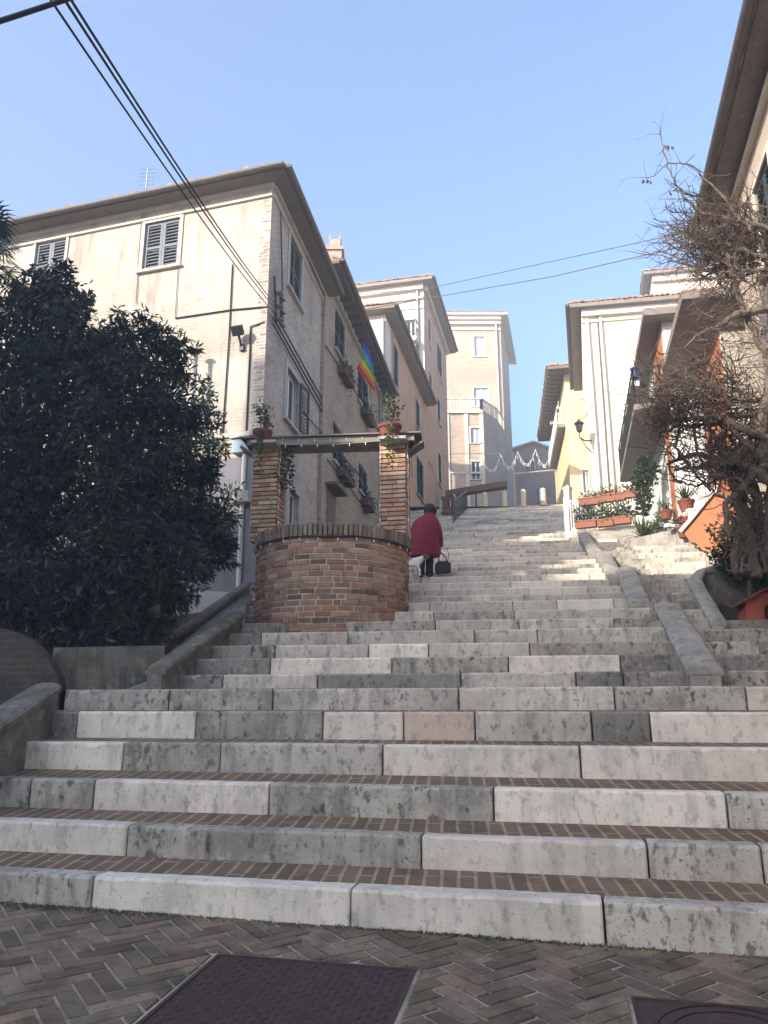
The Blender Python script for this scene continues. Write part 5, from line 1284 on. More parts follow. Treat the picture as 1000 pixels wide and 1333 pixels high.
# sleeves follow the arms
sl_ = [(.10, .10, 1.15, .085), (.165, .085, 1.04, .092), (.205, .07, .90, .085), (.225, .10, .78, .078), (.235, .13, .67, .066), (.238, .135, .635, .060)]
b = MB(); Q = []; RR = []
for a_, c_ in zip(sl_, sl_[1:]):
    for i in range(6):
        t = i / 6; Q.append(Vector(a_[:3]).lerp(Vector(c_[:3]), t)); RR.append((a_[3] + (c_[3] - a_[3]) * t) * (1 + .05 * abs(math.sin(math.pi * (len(Q)) / 5))))
b.tube(Q, RR, 14); b.build('sleeve', m_coat, per, local=True, smooth=True)
sl_ = [(-.18, .11, 1.13, .085), (-.26, .10, 1.03, .09), (-.30, .10, .92, .082), (-.29, .17, .80, .075), (-.28, .22, .71, .062)]
b = MB(); b.tube([v[:3] for v in sl_], [v[3] for v in sl_], 14); b.build('sleeve', m_coat, per, local=True, smooth=True)
for P in ([(-.16, .01, .72, .12), (-.155, .015, .50, .105), (-.16, .02, .36, .085), (-.168, -.03, .16, .075), (-.17, -.05, .075, .078)], [(.02, .02, .72, .12), (.02, .07, .52, .105), (.02, .09, .40, .085), (.005, .02, .18, .075), (.0, -.01, .085, .078)]):
    b = MB(); b.tube([v[:3] for v in P], [v[3] for v in P], 14); b.build('trouser_leg', m_trouser, per, local=True, smooth=True)
for x, y in ((-.17, -.03), (.0, .01)):
    b = MB(); pr = [(-.10, .0), (-.095, .045), (-.06, .075), (.02, .08), (.09, .055), (.135, .03), (.14, .0)]
    for i, (yy, zz_) in enumerate(pr): pass
    V = []
    for (yy, zz_) in pr:
        for xx, s_ in ((-.042, .85), (-.03, 1), (.03, 1), (.042, .85)): V.append((x + xx * (1 - .25 * (yy > .1)), y + yy, max(.001, zz_ * s_)))
    m_ = len(pr); b.add(V, [(i * 4 + k, i * 4 + k + 1, (i + 1) * 4 + k + 1, (i + 1) * 4 + k) for i in range(m_ - 1) for k in range(3)] + [(k, k + 1, k + 1, k) for k in ()])
    b.add([(x - .04, y - .10, .0), (x + .04, y - .10, .0), (x + .035, y + .14, .0), (x - .035, y + .14, .0)], [(3, 2, 1, 0)]); b.build('shoe', m_leather, per, local=True)
hv = MB(); n1, n2 = 14, 22; V = []
for i in range(n1 + 1):
    th_ = math.pi * .80 * i / n1
    for k in range(n2):
        ph = 2 * math.pi * k / n2; rr = .135 + .008 * math.sin(ph * 5 + i) + rng.gauss(0, .003)
        back = 1 + .10 * max(0, -math.sin(ph))
        V.append((.052 + math.sin(th_) * math.cos(ph) * rr * 1.02, .205 + math.sin(th_) * math.sin(ph) * rr * back, 1.385 + math.cos(th_) * rr * .98))
hv.add(V, [(i * n2 + k, i * n2 + (k + 1) % n2, (i + 1) * n2 + (k + 1) % n2, (i + 1) * n2 + k) for i in range(n1) for k in range(n2) if not (i > n1 * .62 and 2 < k < 9)])
hv.build('hair', m_hair, per, local=True, smooth=True)
# handbag in the right hand
hb = empty('handbag', foot + Vector((.29, .14, .13)), 'black leather handbag hanging from the right hand of the person in red', 'handbag')
b = MB(); pr = [(-.15, 0), (.15, .02), (.165, .20), (.10, .26), (-.10, .25), (-.165, .19)]
V = []
for yy, sc in ((-.055, .9), (-.04, 1), (.04, 1), (.055, .9)):
    for (x, z) in pr: V.append((x * sc, yy, .13 + (z - .13) * sc))
n = 6; b.add(V, [(i * n + k, i * n + (k + 1) % n, (i + 1) * n + (k + 1) % n, (i + 1) * n + k) for i in range(3) for k in range(n)] + [tuple(range(n - 1, -1, -1)), tuple(3 * n + k for k in range(n))])
b.build('bag', m_leather, hb, local=True)
for yy in (-.03, .03):
    b = MB(); b.tube([Vector((-.09, yy, .24)), Vector((-.075, yy, .36)), Vector((-.045, yy * .4, .435)), Vector((-.02, yy * .4, .43)), Vector((.05, yy, .35)), Vector((.09, yy, .25))], .009, 6); b.build('handle', m_leather, hb, local=True)
b = MB(); b.tube([Vector((.10, .0, .24)), Vector((.13, .03, .42)), Vector((.09, .02, .52)), Vector((.02, .0, .46))], .007, 5); b.build('strap', m_leather, hb, local=True)
# small dog walking at the left side
dg_ = empty('dog', foot + Vector((-.36, -.30, .0)), 'small white dog with brown head beside the legs of the person in red', 'dog')
DJ = [(-.16, .04, .27, .085), (-.02, .0, .27, .082), (.10, -.03, .285, .088), (.19, -.05, .335, .06), (.255, -.07, .385, .062), (.315, -.085, .37, .04), (.36, -.095, .36, .028),
      (-.19, .09, .20, .055), (-.16, .09, .13, .028), (-.215, .09, .07, .020), (-.205, .085, .02, .020), (-.17, .08, .012, .018),
      (-.17, -.02, .20, .055), (-.13, -.03, .13, .028), (-.185, -.03, .07, .020), (-.175, -.03, .02, .020), (-.14, -.035, .012, .018),
      (.12, .02, .20, .036), (.135, .02, .11, .022), (.13, .02, .03, .018), (.16, .015, .012, .017),
      (.10, -.085, .20, .036), (.15, -.09, .11, .022), (.145, -.09, .03, .018), (.175, -.095, .012, .017),
      (-.235, .05, .31, .018), (-.29, .06, .37, .012), (-.31, .06, .43, .008)]
DE = [(0, 1), (1, 2), (2, 3), (3, 4), (4, 5), (5, 6), (0, 7), (7, 8), (8, 9), (9, 10), (10, 11), (0, 12), (12, 13), (13, 14), (14, 15), (15, 16), (2, 17), (17, 18), (18, 19), (19, 20), (2, 21), (21, 22), (22, 23), (23, 24), (0, 25), (25, 26), (26, 27)]
db = skin_mesh('body', DJ, DE, surf('white_dog_fur', (1, 1, 1), .9, attr=True, bump=(60, .6, .01)), dg_)
ca_ = db.data.color_attributes.new('col', 'FLOAT_COLOR', 'POINT')
for v_, d_c in zip(db.data.vertices, ca_.data):
    brown = v_.co.x > .225 and abs(v_.co.y + .075) > .012 or (abs(v_.co.x + .08) < .06 and v_.co.z > .32)
    d_c.color = (.20, .085, .05, 1) if brown else (.74, .71, .66, 1)
for sy in (-1, 1):
    b = MB(); o_ = Vector((.235, -.07 + sy * .048, .425)); b.add([o_ + Vector((.025, 0, .012)), o_ + Vector((-.025, 0, .012)), o_ + Vector((-.035, sy * .022, -.05)), o_ + Vector((.01, sy * .026, -.06)), o_ + Vector((0, sy * .012, .0))], [(0, 1, 4), (1, 2, 4), (2, 3, 4), (3, 0, 4)]); b.build('ear', surf('brown_dog_ear', (.16, .07, .045), .9), dg_, local=True)

# ------------------------------------------------------------------ right side: planters, plants, ramp, dog house
# low wall and railing carrying the flower troughs
Yp = 20.6
pw = MB(); a, c = at(762, 690, Yp), at(838, 693, Yp - .6); pw.prism([a, c, Vector((c.x, c.y, c.z - .9)), Vector((a.x, a.y, a.z - .9))], (.1, .35, 0))
tag(pw.build('planter_wall', m_stone2), 'low grey stone wall under the railing with flower troughs', 'wall')
a, c = at(738, 690, Yp + .6), at(850, 690, Yp - .5); zt2 = at(790, 646, Yp).z; zb2 = at(790, 692, Yp).z - .1
rl = empty('garden_railing', Vector(((a.x + c.x) / 2, Yp, zb2)), 'pale metal garden railing hung with two rows of flower troughs', 'railing')
b = MB(); a.z = c.z = 0
for i in range(34): q = a.lerp(c, i / 33); b.bar(Z(q, zb2), Z(q, zt2), .022)
for zz in (zt2, zb2 + .18): b.bar(Z(a, zz), Z(c, zz), .035)
b.build('bars', m_white, rl)
for q in (a, c): b = MB(); b.bar(Z(q, zb2 - .1), Z(q, zt2 + .12), .09); b.build('post', m_white, rl)
d_ = (c - a).normalized(); nrm_ = Vector((-d_.y, d_.x, 0)); nrm_ = -nrm_ if nrm_.y > 0 else nrm_
for px0, px1, py, lab, pet in ((752, 783, 656, 'upper left terracotta flower trough on the garden railing', m_petal_white), (785, 816, 655, 'upper middle terracotta flower trough on the garden railing', m_petal_red), (818, 848, 653, 'upper right terracotta flower trough on the garden railing', m_petal_red)):
    u0, u1 = at(px0, py, Yp), at(px1, py, Yp); t = ((u0 + u1) / 2 - a).dot(d_); q = a + d_ * t + nrm_ * .14
    flower_box(Z(q, at(800, py, Yp).z), d_, (u1 - u0).length * .95, lab, 90, m_pot_pale, None, m_leaf_green, petals=pet, LL=.10, h=.21, dep=.22, up=.09, trail=.04)
for px0, px1, py, lab, pet in ((748, 776, 686, 'lower left terracotta flower trough by the garden railing', m_petal_blue), (780, 801, 687, 'lower middle terracotta flower trough by the garden railing', m_petal_white), (804, 826, 686, 'lower right terracotta flower trough by the garden railing', m_petal_blue)):
    u0, u1 = at(px0, py, Yp), at(px1, py, Yp); t = ((u0 + u1) / 2 - a).dot(d_); q = a + d_ * t + nrm_ * .22
    flower_box(Z(q, at(800, py, Yp).z), d_, (u1 - u0).length * .95, lab, 150, m_pot_pale, None, m_leaf_green, petals=pet, LL=.14, h=.2, dep=.24, up=.20, trail=.05)

def rosette(loc, n, L, label, mat, cat, W=.05, up=.6, name='agave'):
    loc = Vector(loc); root = empty(name, loc, label, cat); f = MB()
    for i in range(n):
        a = rng.uniform(0, 6.28); e = rng.uniform(.15, 1.3); d = Vector((math.cos(a) * math.cos(e), math.sin(a) * math.cos(e), math.sin(e) * up + .15)).normalized(); l = L * rng.uniform(.7, 1.1)
        s = d.cross(Vector((0, 0, 1))).normalized(); mid_ = loc + d * l * .5; tip = loc + d * l - Vector((0, 0, l * .22 * (1 - e / 1.4)))
        f.add([loc - s * W * .4, loc + s * W * .4, mid_ + s * W * .5, tip, mid_ - s * W * .5], [(0, 1, 2, 4), (4, 2, 3)])
    f.build('leaves', mat, root); b = MB(); b.tube([loc - Vector((0, 0, .15)), loc + Vector((0, 0, .06))], .05, 6); b.build('stem', m_bark, root); return root
Yg = 18.0
rosette(at(838, 700, Yg), 60, .62, 'spiky grey green agave at the foot of the planter wall', m_leaf_pale, 'agave', .06)
def shrub(name, label, cat, balls, mat, n, L, W, trunk=None, droop=0.1, tm=m_bark, shell=.25, group=None):
    balls = [(Vector(c), r) for c, r in balls]; lo = min(balls, key=lambda x: x[0].z - x[1])
    base = trunk[0][0] if trunk else Vector((lo[0].x, lo[0].y, lo[0].z - lo[1])); root = empty(name, base, label, cat, group)
    f = MB(); tot = sum(r ** 2 for _, r in balls)
    for c, r in balls: leaf_ball(f, c, r, int(n * r * r / tot), L, W, droop, shell)
    f.build('foliage', mat, root); t = MB()
    if trunk:
        for pts, r0 in trunk: t.tube(pts, [r0 * (1 - .6 * i / (len(pts) - 1)) for i in range(len(pts))], 8)
    for c, r in balls:
        o = (trunk[0][0][-1] if trunk and isinstance(trunk[0][0], list) else base)
        m_ = o.lerp(c, .5) + Vector((rng.gauss(0, .1), rng.gauss(0, .1), .05)); t.tube([o, m_, c], [.03, .02, .008], 5)
    t.build('trunk', tm, root); return root
def shrub2(name, label, cat, balls, mat, n, L, W, base, r0, droop=.1, shell=.25, group=None):
    balls = [(Vector(c), r) for c, r in balls]; base = Vector(base); root = empty(name, base, label, cat, group)
    f = MB(); sub = []
    for c, r in balls:
        for k in range(4):
            d = Vector((rng.gauss(0, 1), rng.gauss(0, 1), rng.gauss(.25, 1))).normalized(); sub.append((c + d * r * rng.uniform(.75, 1.3), r * rng.uniform(.18, .42)))
    tot = sum(r ** 2 for _, r in balls + sub)
    for c, r in balls + sub: leaf_ball(f, c, r, int(n * r * r / tot), L, W, droop, shell)
    f.build('foliage', mat, root); t = MB(); fork = base + Vector((0, 0, (sum(c.z for c, _ in balls) / len(balls) - base.z) * .45))
    t.tube([base - Vector((0, 0, .2)), base.lerp(fork, .5) + Vector((.04, .02, 0)), fork], [r0, r0 * .8, r0 * .65], 8)
    for c, r in balls:
        m_ = fork.lerp(c, .5) + Vector((rng.gauss(0, .08), rng.gauss(0, .08), .04)); t.tube([fork, m_, c], [r0 * .5, r0 * .32, r0 * .12], 5)
    t.build('trunk', m_bark, root); return root
shrub2('bush', 'rounded bright green bush right of the agave', 'bush', [(at(862, 682, 17.6), .28), (at(876, 690, 17.6), .22), (at(852, 690, 17.6), .22), (at(874, 672, 17.7), .2)], m_leaf_green, 1500, .07, .022, at(864, 706, 17.6), .03)
ivb = [(at(838, y, 19), r) for y, r in ((600, .18), (615, .24), (632, .26), (648, .24), (664, .2))] + [(at(829, 625, 19), .18), (at(848, 610, 19), .18)]
shrub2('climbing_plant', 'dark green climbing plant in the corner under the long balcony', 'climbing plant', ivb, m_leaf_ivy, 1800, .085, .06, at(838, 690, 19), .03)
Yq = 16.3
rosette(at(893, 652, Yq) + Vector((0, 0, .0)), 34, .5, 'palm-like plant with long narrow leaves in the upper terracotta pot by the orange ramp', m_leaf_pale, 'plant', .04, .7, 'potted_palm')
p0_ = at(893, 652, Yq); b = MB(); b.lathe(p0_ - Vector((0, 0, .26)), [(0, 0), (.12, 0), (.17, .22), (.185, .22), (.185, .27), (.0, .25)], 16); tag(b.build('plant_pot', m_pot), 'upper terracotta pot holding the palm-like plant by the orange ramp', 'pot')
b = MB(); b.lathe(p0_ - Vector((0, 0, 1.2)), [(.10, 0), (.08, .1), (.07, .8), (.12, .93), (.0, .935)], 12); tag(b.build('pot_stand', m_white), 'white pedestal carrying the upper terracotta pot', 'pedestal')
p1_ = at(892, 700, 16.1); potted(p1_, .17, .24, 'red flowering plant in a dark terracotta pot at the foot of the orange ramp', m_leaf_green, 110, .26, .2, 0, petals=m_petal_red)
p2_ = at(868, 676, 17.2); potted(p2_, .15, .2, 'small terracotta pot plant on the ledge between the bush and the palm-like plant', m_leaf_green, 80, .25, .15, 0)
b = MB(); P = [at(820, 706, 17.6), at(872, 710, 16.7), at(905, 712, 16.0), at(905, 712, 16.0) + Vector((1.2, 2.5, 0)), at(830, 706, 17.6) + Vector((.6, 3.0, 0))]
zb_ = at(838, 702, 17.7).z - .02; b.prism([Z(p, zb_ - .9) for p in P], (0, 0, .9)); tag(b.build('raised_bed', m_stone2), 'raised stone planting bed with agave, bush and pots beside the side stairs', 'planting bed')
p3_ = at(903, 680, 16.0); b = MB(); b.lathe(p3_ - Vector((0, 0, .1)), [(0, 0), (.09, 0), (.13, .34), (.15, .35), (.15, .38), (0, .36)], 16); tag(b.build('plant_pot', m_white), 'white conical pot leaning against the orange ramp', 'pot')
for i in range(9):
    q = at(872 + i * 3.2, 711 + rng.uniform(-2, 2), 16.4); rr = rng.uniform(.06, .11); V = []; rk = MB()
    q.z = zb_ - .005
    for a_ in range(3):
        for k in range(7): t = k * 6.28 / 7; f = (1, .8, .25)[a_] * rr * rng.uniform(.8, 1.2); V.append(q + Vector((math.cos(t) * f, math.sin(t) * f, (0, .55, .9)[a_] * rr)))
    rk.add(V, [(a_ * 7 + k, a_ * 7 + (k + 1) % 7, a_ * 7 + 7 + (k + 1) % 7, a_ * 7 + 7 + k) for a_ in range(2) for k in range(7)] + [tuple(14 + k for k in range(7))])
    tag(rk.build('edging_stone', m_white), 'small white stone in the row edging the potted plants', 'stone', 'white stones edging the potted plants')

# orange ramp wall with pale coping and iron handrail
Yr = 15.4
O = [(891, 694), (905, 678), (934, 642), (952, 640), (985, 650), (990, 740), (950, 740), (931, 727), (922, 718), (914, 716), (906, 707), (898, 705)]
b = MB(); P = [at(x, y, Yr + (x - 891) * -.008) for x, y in O]; b.prism(P, (.18, .30, 0))
ra = empty('ramp_wall', P[0] - Vector((0, 0, .3)), 'bright orange sloping stair wall on the right with a pale coping', 'wall')
b.build('wall', m_orange, ra)
b = MB(); cp = [P[0], P[1], P[2]]
for a_, c_ in zip(cp, cp[1:]): b.bar(a_ + Vector((-.03, .1, .03)), c_ + Vector((-.03, .1, .03)), .30, .07)
b.prism([at(905, 676, Yr - .03), at(932, 641, Yr - .28), at(936, 628, Yr - .28), at(914, 625, Yr - .05), at(907, 640, Yr)], (.1, .2, 0)); b.build('coping', m_whitepl, ra)
b = MB(); b.tube([at(958, 655, Yr - .6), at(942, 646, Yr - .45), at(930, 643, Yr - .35), at(924, 636, Yr - .3), at(922, 626, Yr - .25), at(926, 620, Yr - .25), at(936, 622, Yr - .3), at(952, 632, Yr - .45)], .035, 8); b.tube([at(944, 628, Yr - .42), at(942, 646, Yr - .45)], .025, 6); b.build('handrail', m_metal, ra)

# bed wall behind the dog house
b = MB(); a, c = at(930, 742, 12.5), at(1040, 735, 12.3); b.prism([a, c, Vector((c.x, c.y, c.z - 1.3)), Vector((a.x, a.y, a.z - 1.3))], (.1, .3, 0)); tag(b.build('bed_wall', m_ret), 'grey rendered wall behind the red dog house', 'wall')
b = MB(); q = at(984, 808, 10.6); b.box(q + Vector((.2, .35, -.3)), (1.9, 1.0, .6), (.98, -.17, 0)); tag(b.build('stone_ledge', m_stone2), 'flat stone ledge under the red dog house', 'ledge')
dh = empty('dog_house', q, 'small red painted dog house with gable roof and arched opening', 'dog house')
dx = Vector((.985, -.17, 0)); dy = Vector((.17, .985, 0)); w_ = .28; h0 = .27; hp = .42
pts = [(-w_, 0), (w_, 0), (w_, h0), (0, hp - .015), (-w_, h0)]
ctr = q + dx * .18 + dy * .25 + Vector((0, 0, .003))
b = MB(); arch = [(-.05, 0), (-.05, .14)] + [(.06 + .11 * math.cos(t), .14 + .10 * math.sin(t)) for t in [math.pi * (1 - k / 8) for k in range(1, 8)]] + [(.17, .14), (.17, 0)]
front = [ctr + dx * x - dy * .22 + Vector((0, 0, z)) for x, z in [(-w_, 0)] + arch + [(w_, 0), (w_, h0), (0, hp - .015), (-w_, h0)]]
b.prism(front, dy * .03)
for x in (-w_ + .012, w_ - .012): b.box(ctr + dx * x + Vector((0, 0, h0 / 2)), (.02, .42, h0), dx, dy)
b.prism([ctr + dx * x + dy * .2 + Vector((0, 0, z)) for x, z in pts], dy * .02); b.build('walls', m_redhouse, dh)
b = MB()
for s in (-1, 1):
    e = ctr + dx * s * (w_ + .09) + Vector((0, 0, h0 - .045)); p = ctr + Vector((0, 0, hp))
    b.prism([e - dy * .28, p - dy * .28, p - dy * .28 + Vector((0, 0, .03)), e - dy * .28 + Vector((0, 0, .03))], dy * .54)
b.build('roof', surf('dark_red_roof', (.22, .06, .045), .8), dh)

# ------------------------------------------------------------------ top of the stairs
for i, (px, yb, yt) in enumerate(((631.5, 660, 643), (657, 660, 639), (682, 659, 638), (708, 657, 634))):
    q = at(px, yb, 35.4 - i * .25); q.z = zP - .03; hgt = .86; r = .135
    o = empty('bollard', q, ('leftmost of the four pale stone bollards at the top of the stairs', 'second from left of the four stone bollards at the top of the stairs', 'third from left of the four stone bollards at the top of the stairs', 'rightmost and brightest of the four stone bollards at the top of the stairs')[i], 'bollard', 'stone bollards at the top of the stairs')
    b = MB(); b.lathe(q, [(r * 1.2, 0), (r * 1.2, .10), (r, .12), (r * .92, hgt * .78), (r * 1.04, hgt * .80), (r * 1.04, hgt * .86), (r * .8, hgt * .95), (r * .4, hgt), (0, hgt + .01)], 16); b.build('post', m_warmtrim, o, smooth=False)
b = MB(); q = at(740, 652, 34.6); b.lathe(Vector((q.x, q.y, zP - .1)), [(.2, 0), (.2, .8), (.24, .82), (.24, .95), (.1, 1.0), (0, 1.08)], 4); tag(b.build('gate_pier', m_warmtrim), 'pale square stone pier left of the flower troughs', 'pier')
b = MB(); a, c = at(600, 655, 39), at(663, 655, 39); b.box(Vector(((a.x + c.x) / 2, 39, zP + .45)), (c.x - a.x, .35, .95)); tag(b.build('low_wall', m_darkbrick), 'low brown wall behind the stone bollards', 'wall')
aw = empty('awning', at(620, 640, 43), 'long dark brown sloping awning in front of the beige palazzo', 'awning')
b = MB(); a, c = at(580, 646, 43), at(660, 633, 43); b.prism([a, c, c + Vector((0, 0, .36)), a + Vector((0, 0, .36))], (.3, 1.6, .3)); b.build('canopy', m_canvas, aw)
b = MB()
for t in (.05, .5, .95): q = a.lerp(c, t); b.bar(Z(q + Vector((0, .2, 0)), zP - .02), q + Vector((0, .2, .05)), .08)
b.build('post', m_metal, aw)
# railing and wooden gate at the upper left
gt = empty('wooden_gate', at(584, 672, 31.5), 'low red brown wooden gate beside the railing near the top of the stairs', 'gate')
b = MB(); a, c = at(574, 672, 31.5), at(592, 671, 31.5); hh = at(584, 647, 31.5).z - a.z
for i in range(7): q = a.lerp(c, (i + .5) / 7); b.box(q + Vector((0, 0, hh * .5)), ((c - a).length / 7 * .86, .05, hh * .9))
for z_ in (.12, .92): b.box((a + c) / 2 + Vector((0, -.03, hh * z_)), ((c - a).length, .05, .13))
b.build('boards', m_wood, gt)
for q in (a, c): b = MB(); b.bar(q, q + Vector((0, 0, hh * 1.08)), .11); b.build('post', m_stonetrim, gt)
kb = MB(); a2, c2 = at(573, 676, 31.2), at(594, 675, 31.2); kb.box(((a2 + c2) / 2) + Vector((0, .3, -.75)), ((c2 - a2).length + .2, .9, 1.6)); tag(kb.build('stone_platform', m_stone2), 'grey stone platform under the wooden gate', 'platform')
rg_ = empty('stair_railing', at(600, 690, 29), 'dark metal handrail with uprights on the left near the top of the stairs', 'railing')
b = MB(); R0, R1 = at(590, 686, 27.5), at(608, 650, 35)
def stz(x, y):
    z = 0
    for k in range(1, NST + 1):
        if step_y(k, x) <= y: z = steps[k]['z']
    return z
R0.z = stz(R0.x, R0.y); R1.z = stz(R1.x, R1.y); m = 14
for i in range(m):
    q = R0.lerp(R1, i / (m - 1)); b.bar(Z(q, stz(q.x, q.y) - .02), q + Vector((0, 0, .95)), .035)
b.bar(R0 + Vector((0, 0, .95)), R1 + Vector((0, 0, .95)), .05); b.bar(R0 + Vector((0, 0, .5)), R1 + Vector((0, 0, .5)), .03); b.build('rail', m_metal, rg_)
# street lamp on the cream wall
q = at(754, 556, 28.4); lp = empty('wall_lantern', q, 'old iron lantern on a bracket at the corner of the cream wall', 'lantern')
b = MB(); b.lathe(q, [(.0, .34), (.05, .32), (.06, .26), (.20, .16), (.21, .13), (.15, .13)], 6); b.lathe(q, [(.15, .13), (.155, .11), (.0, .1)], 6); b.lathe(q, [(0, -.24), (.05, -.22), (.10, -.18), (.10, -.16), (0, -.16)], 6)
for k in range(6): t = k * math.pi / 3; b.bar(q + Vector((math.cos(t) * .10, math.sin(t) * .10, -.17)), q + Vector((math.cos(t) * .155, math.sin(t) * .155, .12)), .016)
b.build('frame', m_metal, lp)
b = MB(); b.lathe(q, [(.09, -.155), (.14, .115)], 6); b.build('glass', m_glass, lp)
b = MB(); e = W8.pt(.05, q.z - .35, 0); b.tube([q + Vector((0, 0, -.2)), q + Vector((0, 0, -.42)), q.lerp(e, .4) + Vector((0, 0, -.34)), e], .028, 6); b.tube([q + Vector((0, 0, -.42)), q.lerp(e, .55) + Vector((0, 0, -.55)), e + Vector((0, 0, -.5))], .02, 6); b.build('bracket', m_metal, lp)
wire([wp(W8, 771, 520, .06), W8.pt(.05, q.z + .9, .06), q + Vector((0, 0, .3))], .014, 'thin cable drooping to the iron lantern', sag=.12)
# strings of festive lights across the street
def garland(pts, label, drop_, Y=None):
    root = empty('festive_garland', pts[0], label, 'light garland'); b = MB(); k = MB()
    for a, c in zip(pts, pts[1:]):
        n = 12
        Q = [a.lerp(c, i / n) - Vector((0, 0, drop_ * 4 * (i / n) * (1 - i / n))) for i in range(n + 1)]; b.tube(Q, .014, 4)
        for q in Q[1:-1]:
            for s_ in range(2): p = q + Vector((rng.gauss(0, .05), rng.gauss(0, .03), -.03)); k.bar(p, p - Vector((0, 0, rng.uniform(.05, .2))), .022)
    b.build('cable', m_bulb, root); k.build('bulbs', m_bulb, root)
garland([at(x, y, 44) for x, y in ((628, 597), (652, 592), (674, 588), (697, 585), (717, 590))], 'looped white festive garland across the street before the dark gabled house', .85)
garland([at(x, y, 40) for x, y in ((717, 548), (727, 522))], 'short looped festive garland at the eave of the yellow house', .5)
wire([at(x, y, 46) for x, y in ((668, 617), (728, 611))], .03, 'straight pale cable across the front of the dark gabled house', mat=m_whitepl)
wire([at(x, y, 46) for x, y in ((578, 591), (652, 590))], .02, 'thin pale cable across the bay of the beige palazzo', mat=m_whitepl)
wire([wp(W4f, 470, 404, .1), wp(W4f, 552, 388, .1)], .035, 'grey cable along the top of the tall white front', mat=m_cable_grey)
wire([wp(W2, 442, 386, .5), at(560, 375, 20), at(720, 340, 16.5), at(905, 300, 13.5)], .011, 'upper of two thin cables spanning the street below the sky', 'overhead_cable', mat=m_cable_grey)
wire([wp(W2, 450, 406, .5), at(560, 388, 20.5), at(720, 360, 17), at(905, 317, 13.5)], .013, 'lower of two thin cables spanning the street below the sky', 'overhead_cable', mat=m_cable_grey)

# ------------------------------------------------------------------ trees and shrubs on the left
def cl(lst, Y): return [(at(x, y, Y + dy), r) for x, y, r, dy in lst]
shrub2('evergreen_tree', 'tall dark evergreen tree partly covering the left shuttered window', 'tree',
    cl([(62, 372, .42, 0), (40, 395, .45, .3), (92, 388, .38, 0), (105, 405, .26, -.2), (22, 420, .5, 0), (70, 430, .55, 0), (100, 440, .35, 0), (45, 465, .6, .2), (10, 480, .6, 0), (85, 480, .5, 0), (60, 530, .75, 0), (5, 540, .8, 0), (110, 530, .5, .2),
        (112, 470, .32, 0), (125, 500, .35, 0), (118, 455, .25, 0), (30, 610, .9, 0), (90, 600, .8, .3), (-40, 590, 1, 0), (40, 690, .8, .3), (100, 680, .8, .4), (-30, 680, .9, 0), (15, 750, .6, .8), (80, 760, .6, .8)], 11.3), m_leaf_dark, 33000, .115, .05, Vector((-5.6, 11.6, 1.9)), .16, .15, .2)
shrub2('oleander', 'big dark oleander with narrow drooping leaves between the tree and the flue pipe', 'shrub',
    cl([(190, 425, .22, 0), (165, 435, .28, 0), (212, 440, .26, 0), (150, 460, .38, 0), (190, 470, .42, 0), (225, 480, .30, 0), (165, 520, .6, 0), (215, 530, .5, 0), (245, 545, .30, 0), (140, 570, .6, 0), (190, 590, .65, 0), (240, 600, .45, 0), (265, 620, .28, 0),
        (150, 650, .7, 0), (210, 660, .65, 0), (255, 670, .42, 0), (180, 720, .65, -.2), (235, 720, .45, -.3), (140, 740, .6, 0), (205, 770, .42, -.4), (165, 790, .4, -.3), (225, 775, .3, -.4), (120, 800, .45, 0), (130, 440, .28, 0), (128, 480, .4, 0), (235, 450, .2, 0), (60, 790, .6, 0), (10, 790, .6, 0), (90, 760, .6, -.3), (190, 815, .35, -.5), (150, 815, .35, -.5), (290, 670, .25, .3), (285, 720, .22, .3), (275, 690, .3, 0), (262, 735, .25, 0)], 10.9), m_leaf_ole, 40000, .15, .032, Vector((-3.9, 10.9, 2.0)), .10, .35, .2)
shrub2('young_shrub', 'small light leaved shrub against the plaster wall around the flue pipe', 'shrub', cl([(262, 500, .2, 0), (270, 520, .22, 0), (258, 540, .28, 0), (278, 545, .2, 0), (268, 570, .3, 0), (285, 585, .25, 0), (300, 640, .18, 0)], 14.2), m_leaf_green, 1000, .12, .045, at(270, 700, 14.2), .04, .1, .2)
rosette(at(205, 790, 10.3), 40, .55, 'pale strap leaved plant under the oleander', m_leaf_ole, 'plant', .04, .9, 'strap_plant')
rosette(at(258, 705, 11.5), 60, .8, 'green strap leaved plant beside the small garden wall', m_leaf_palm, 'plant', .04, 1.2, 'strap_plant')
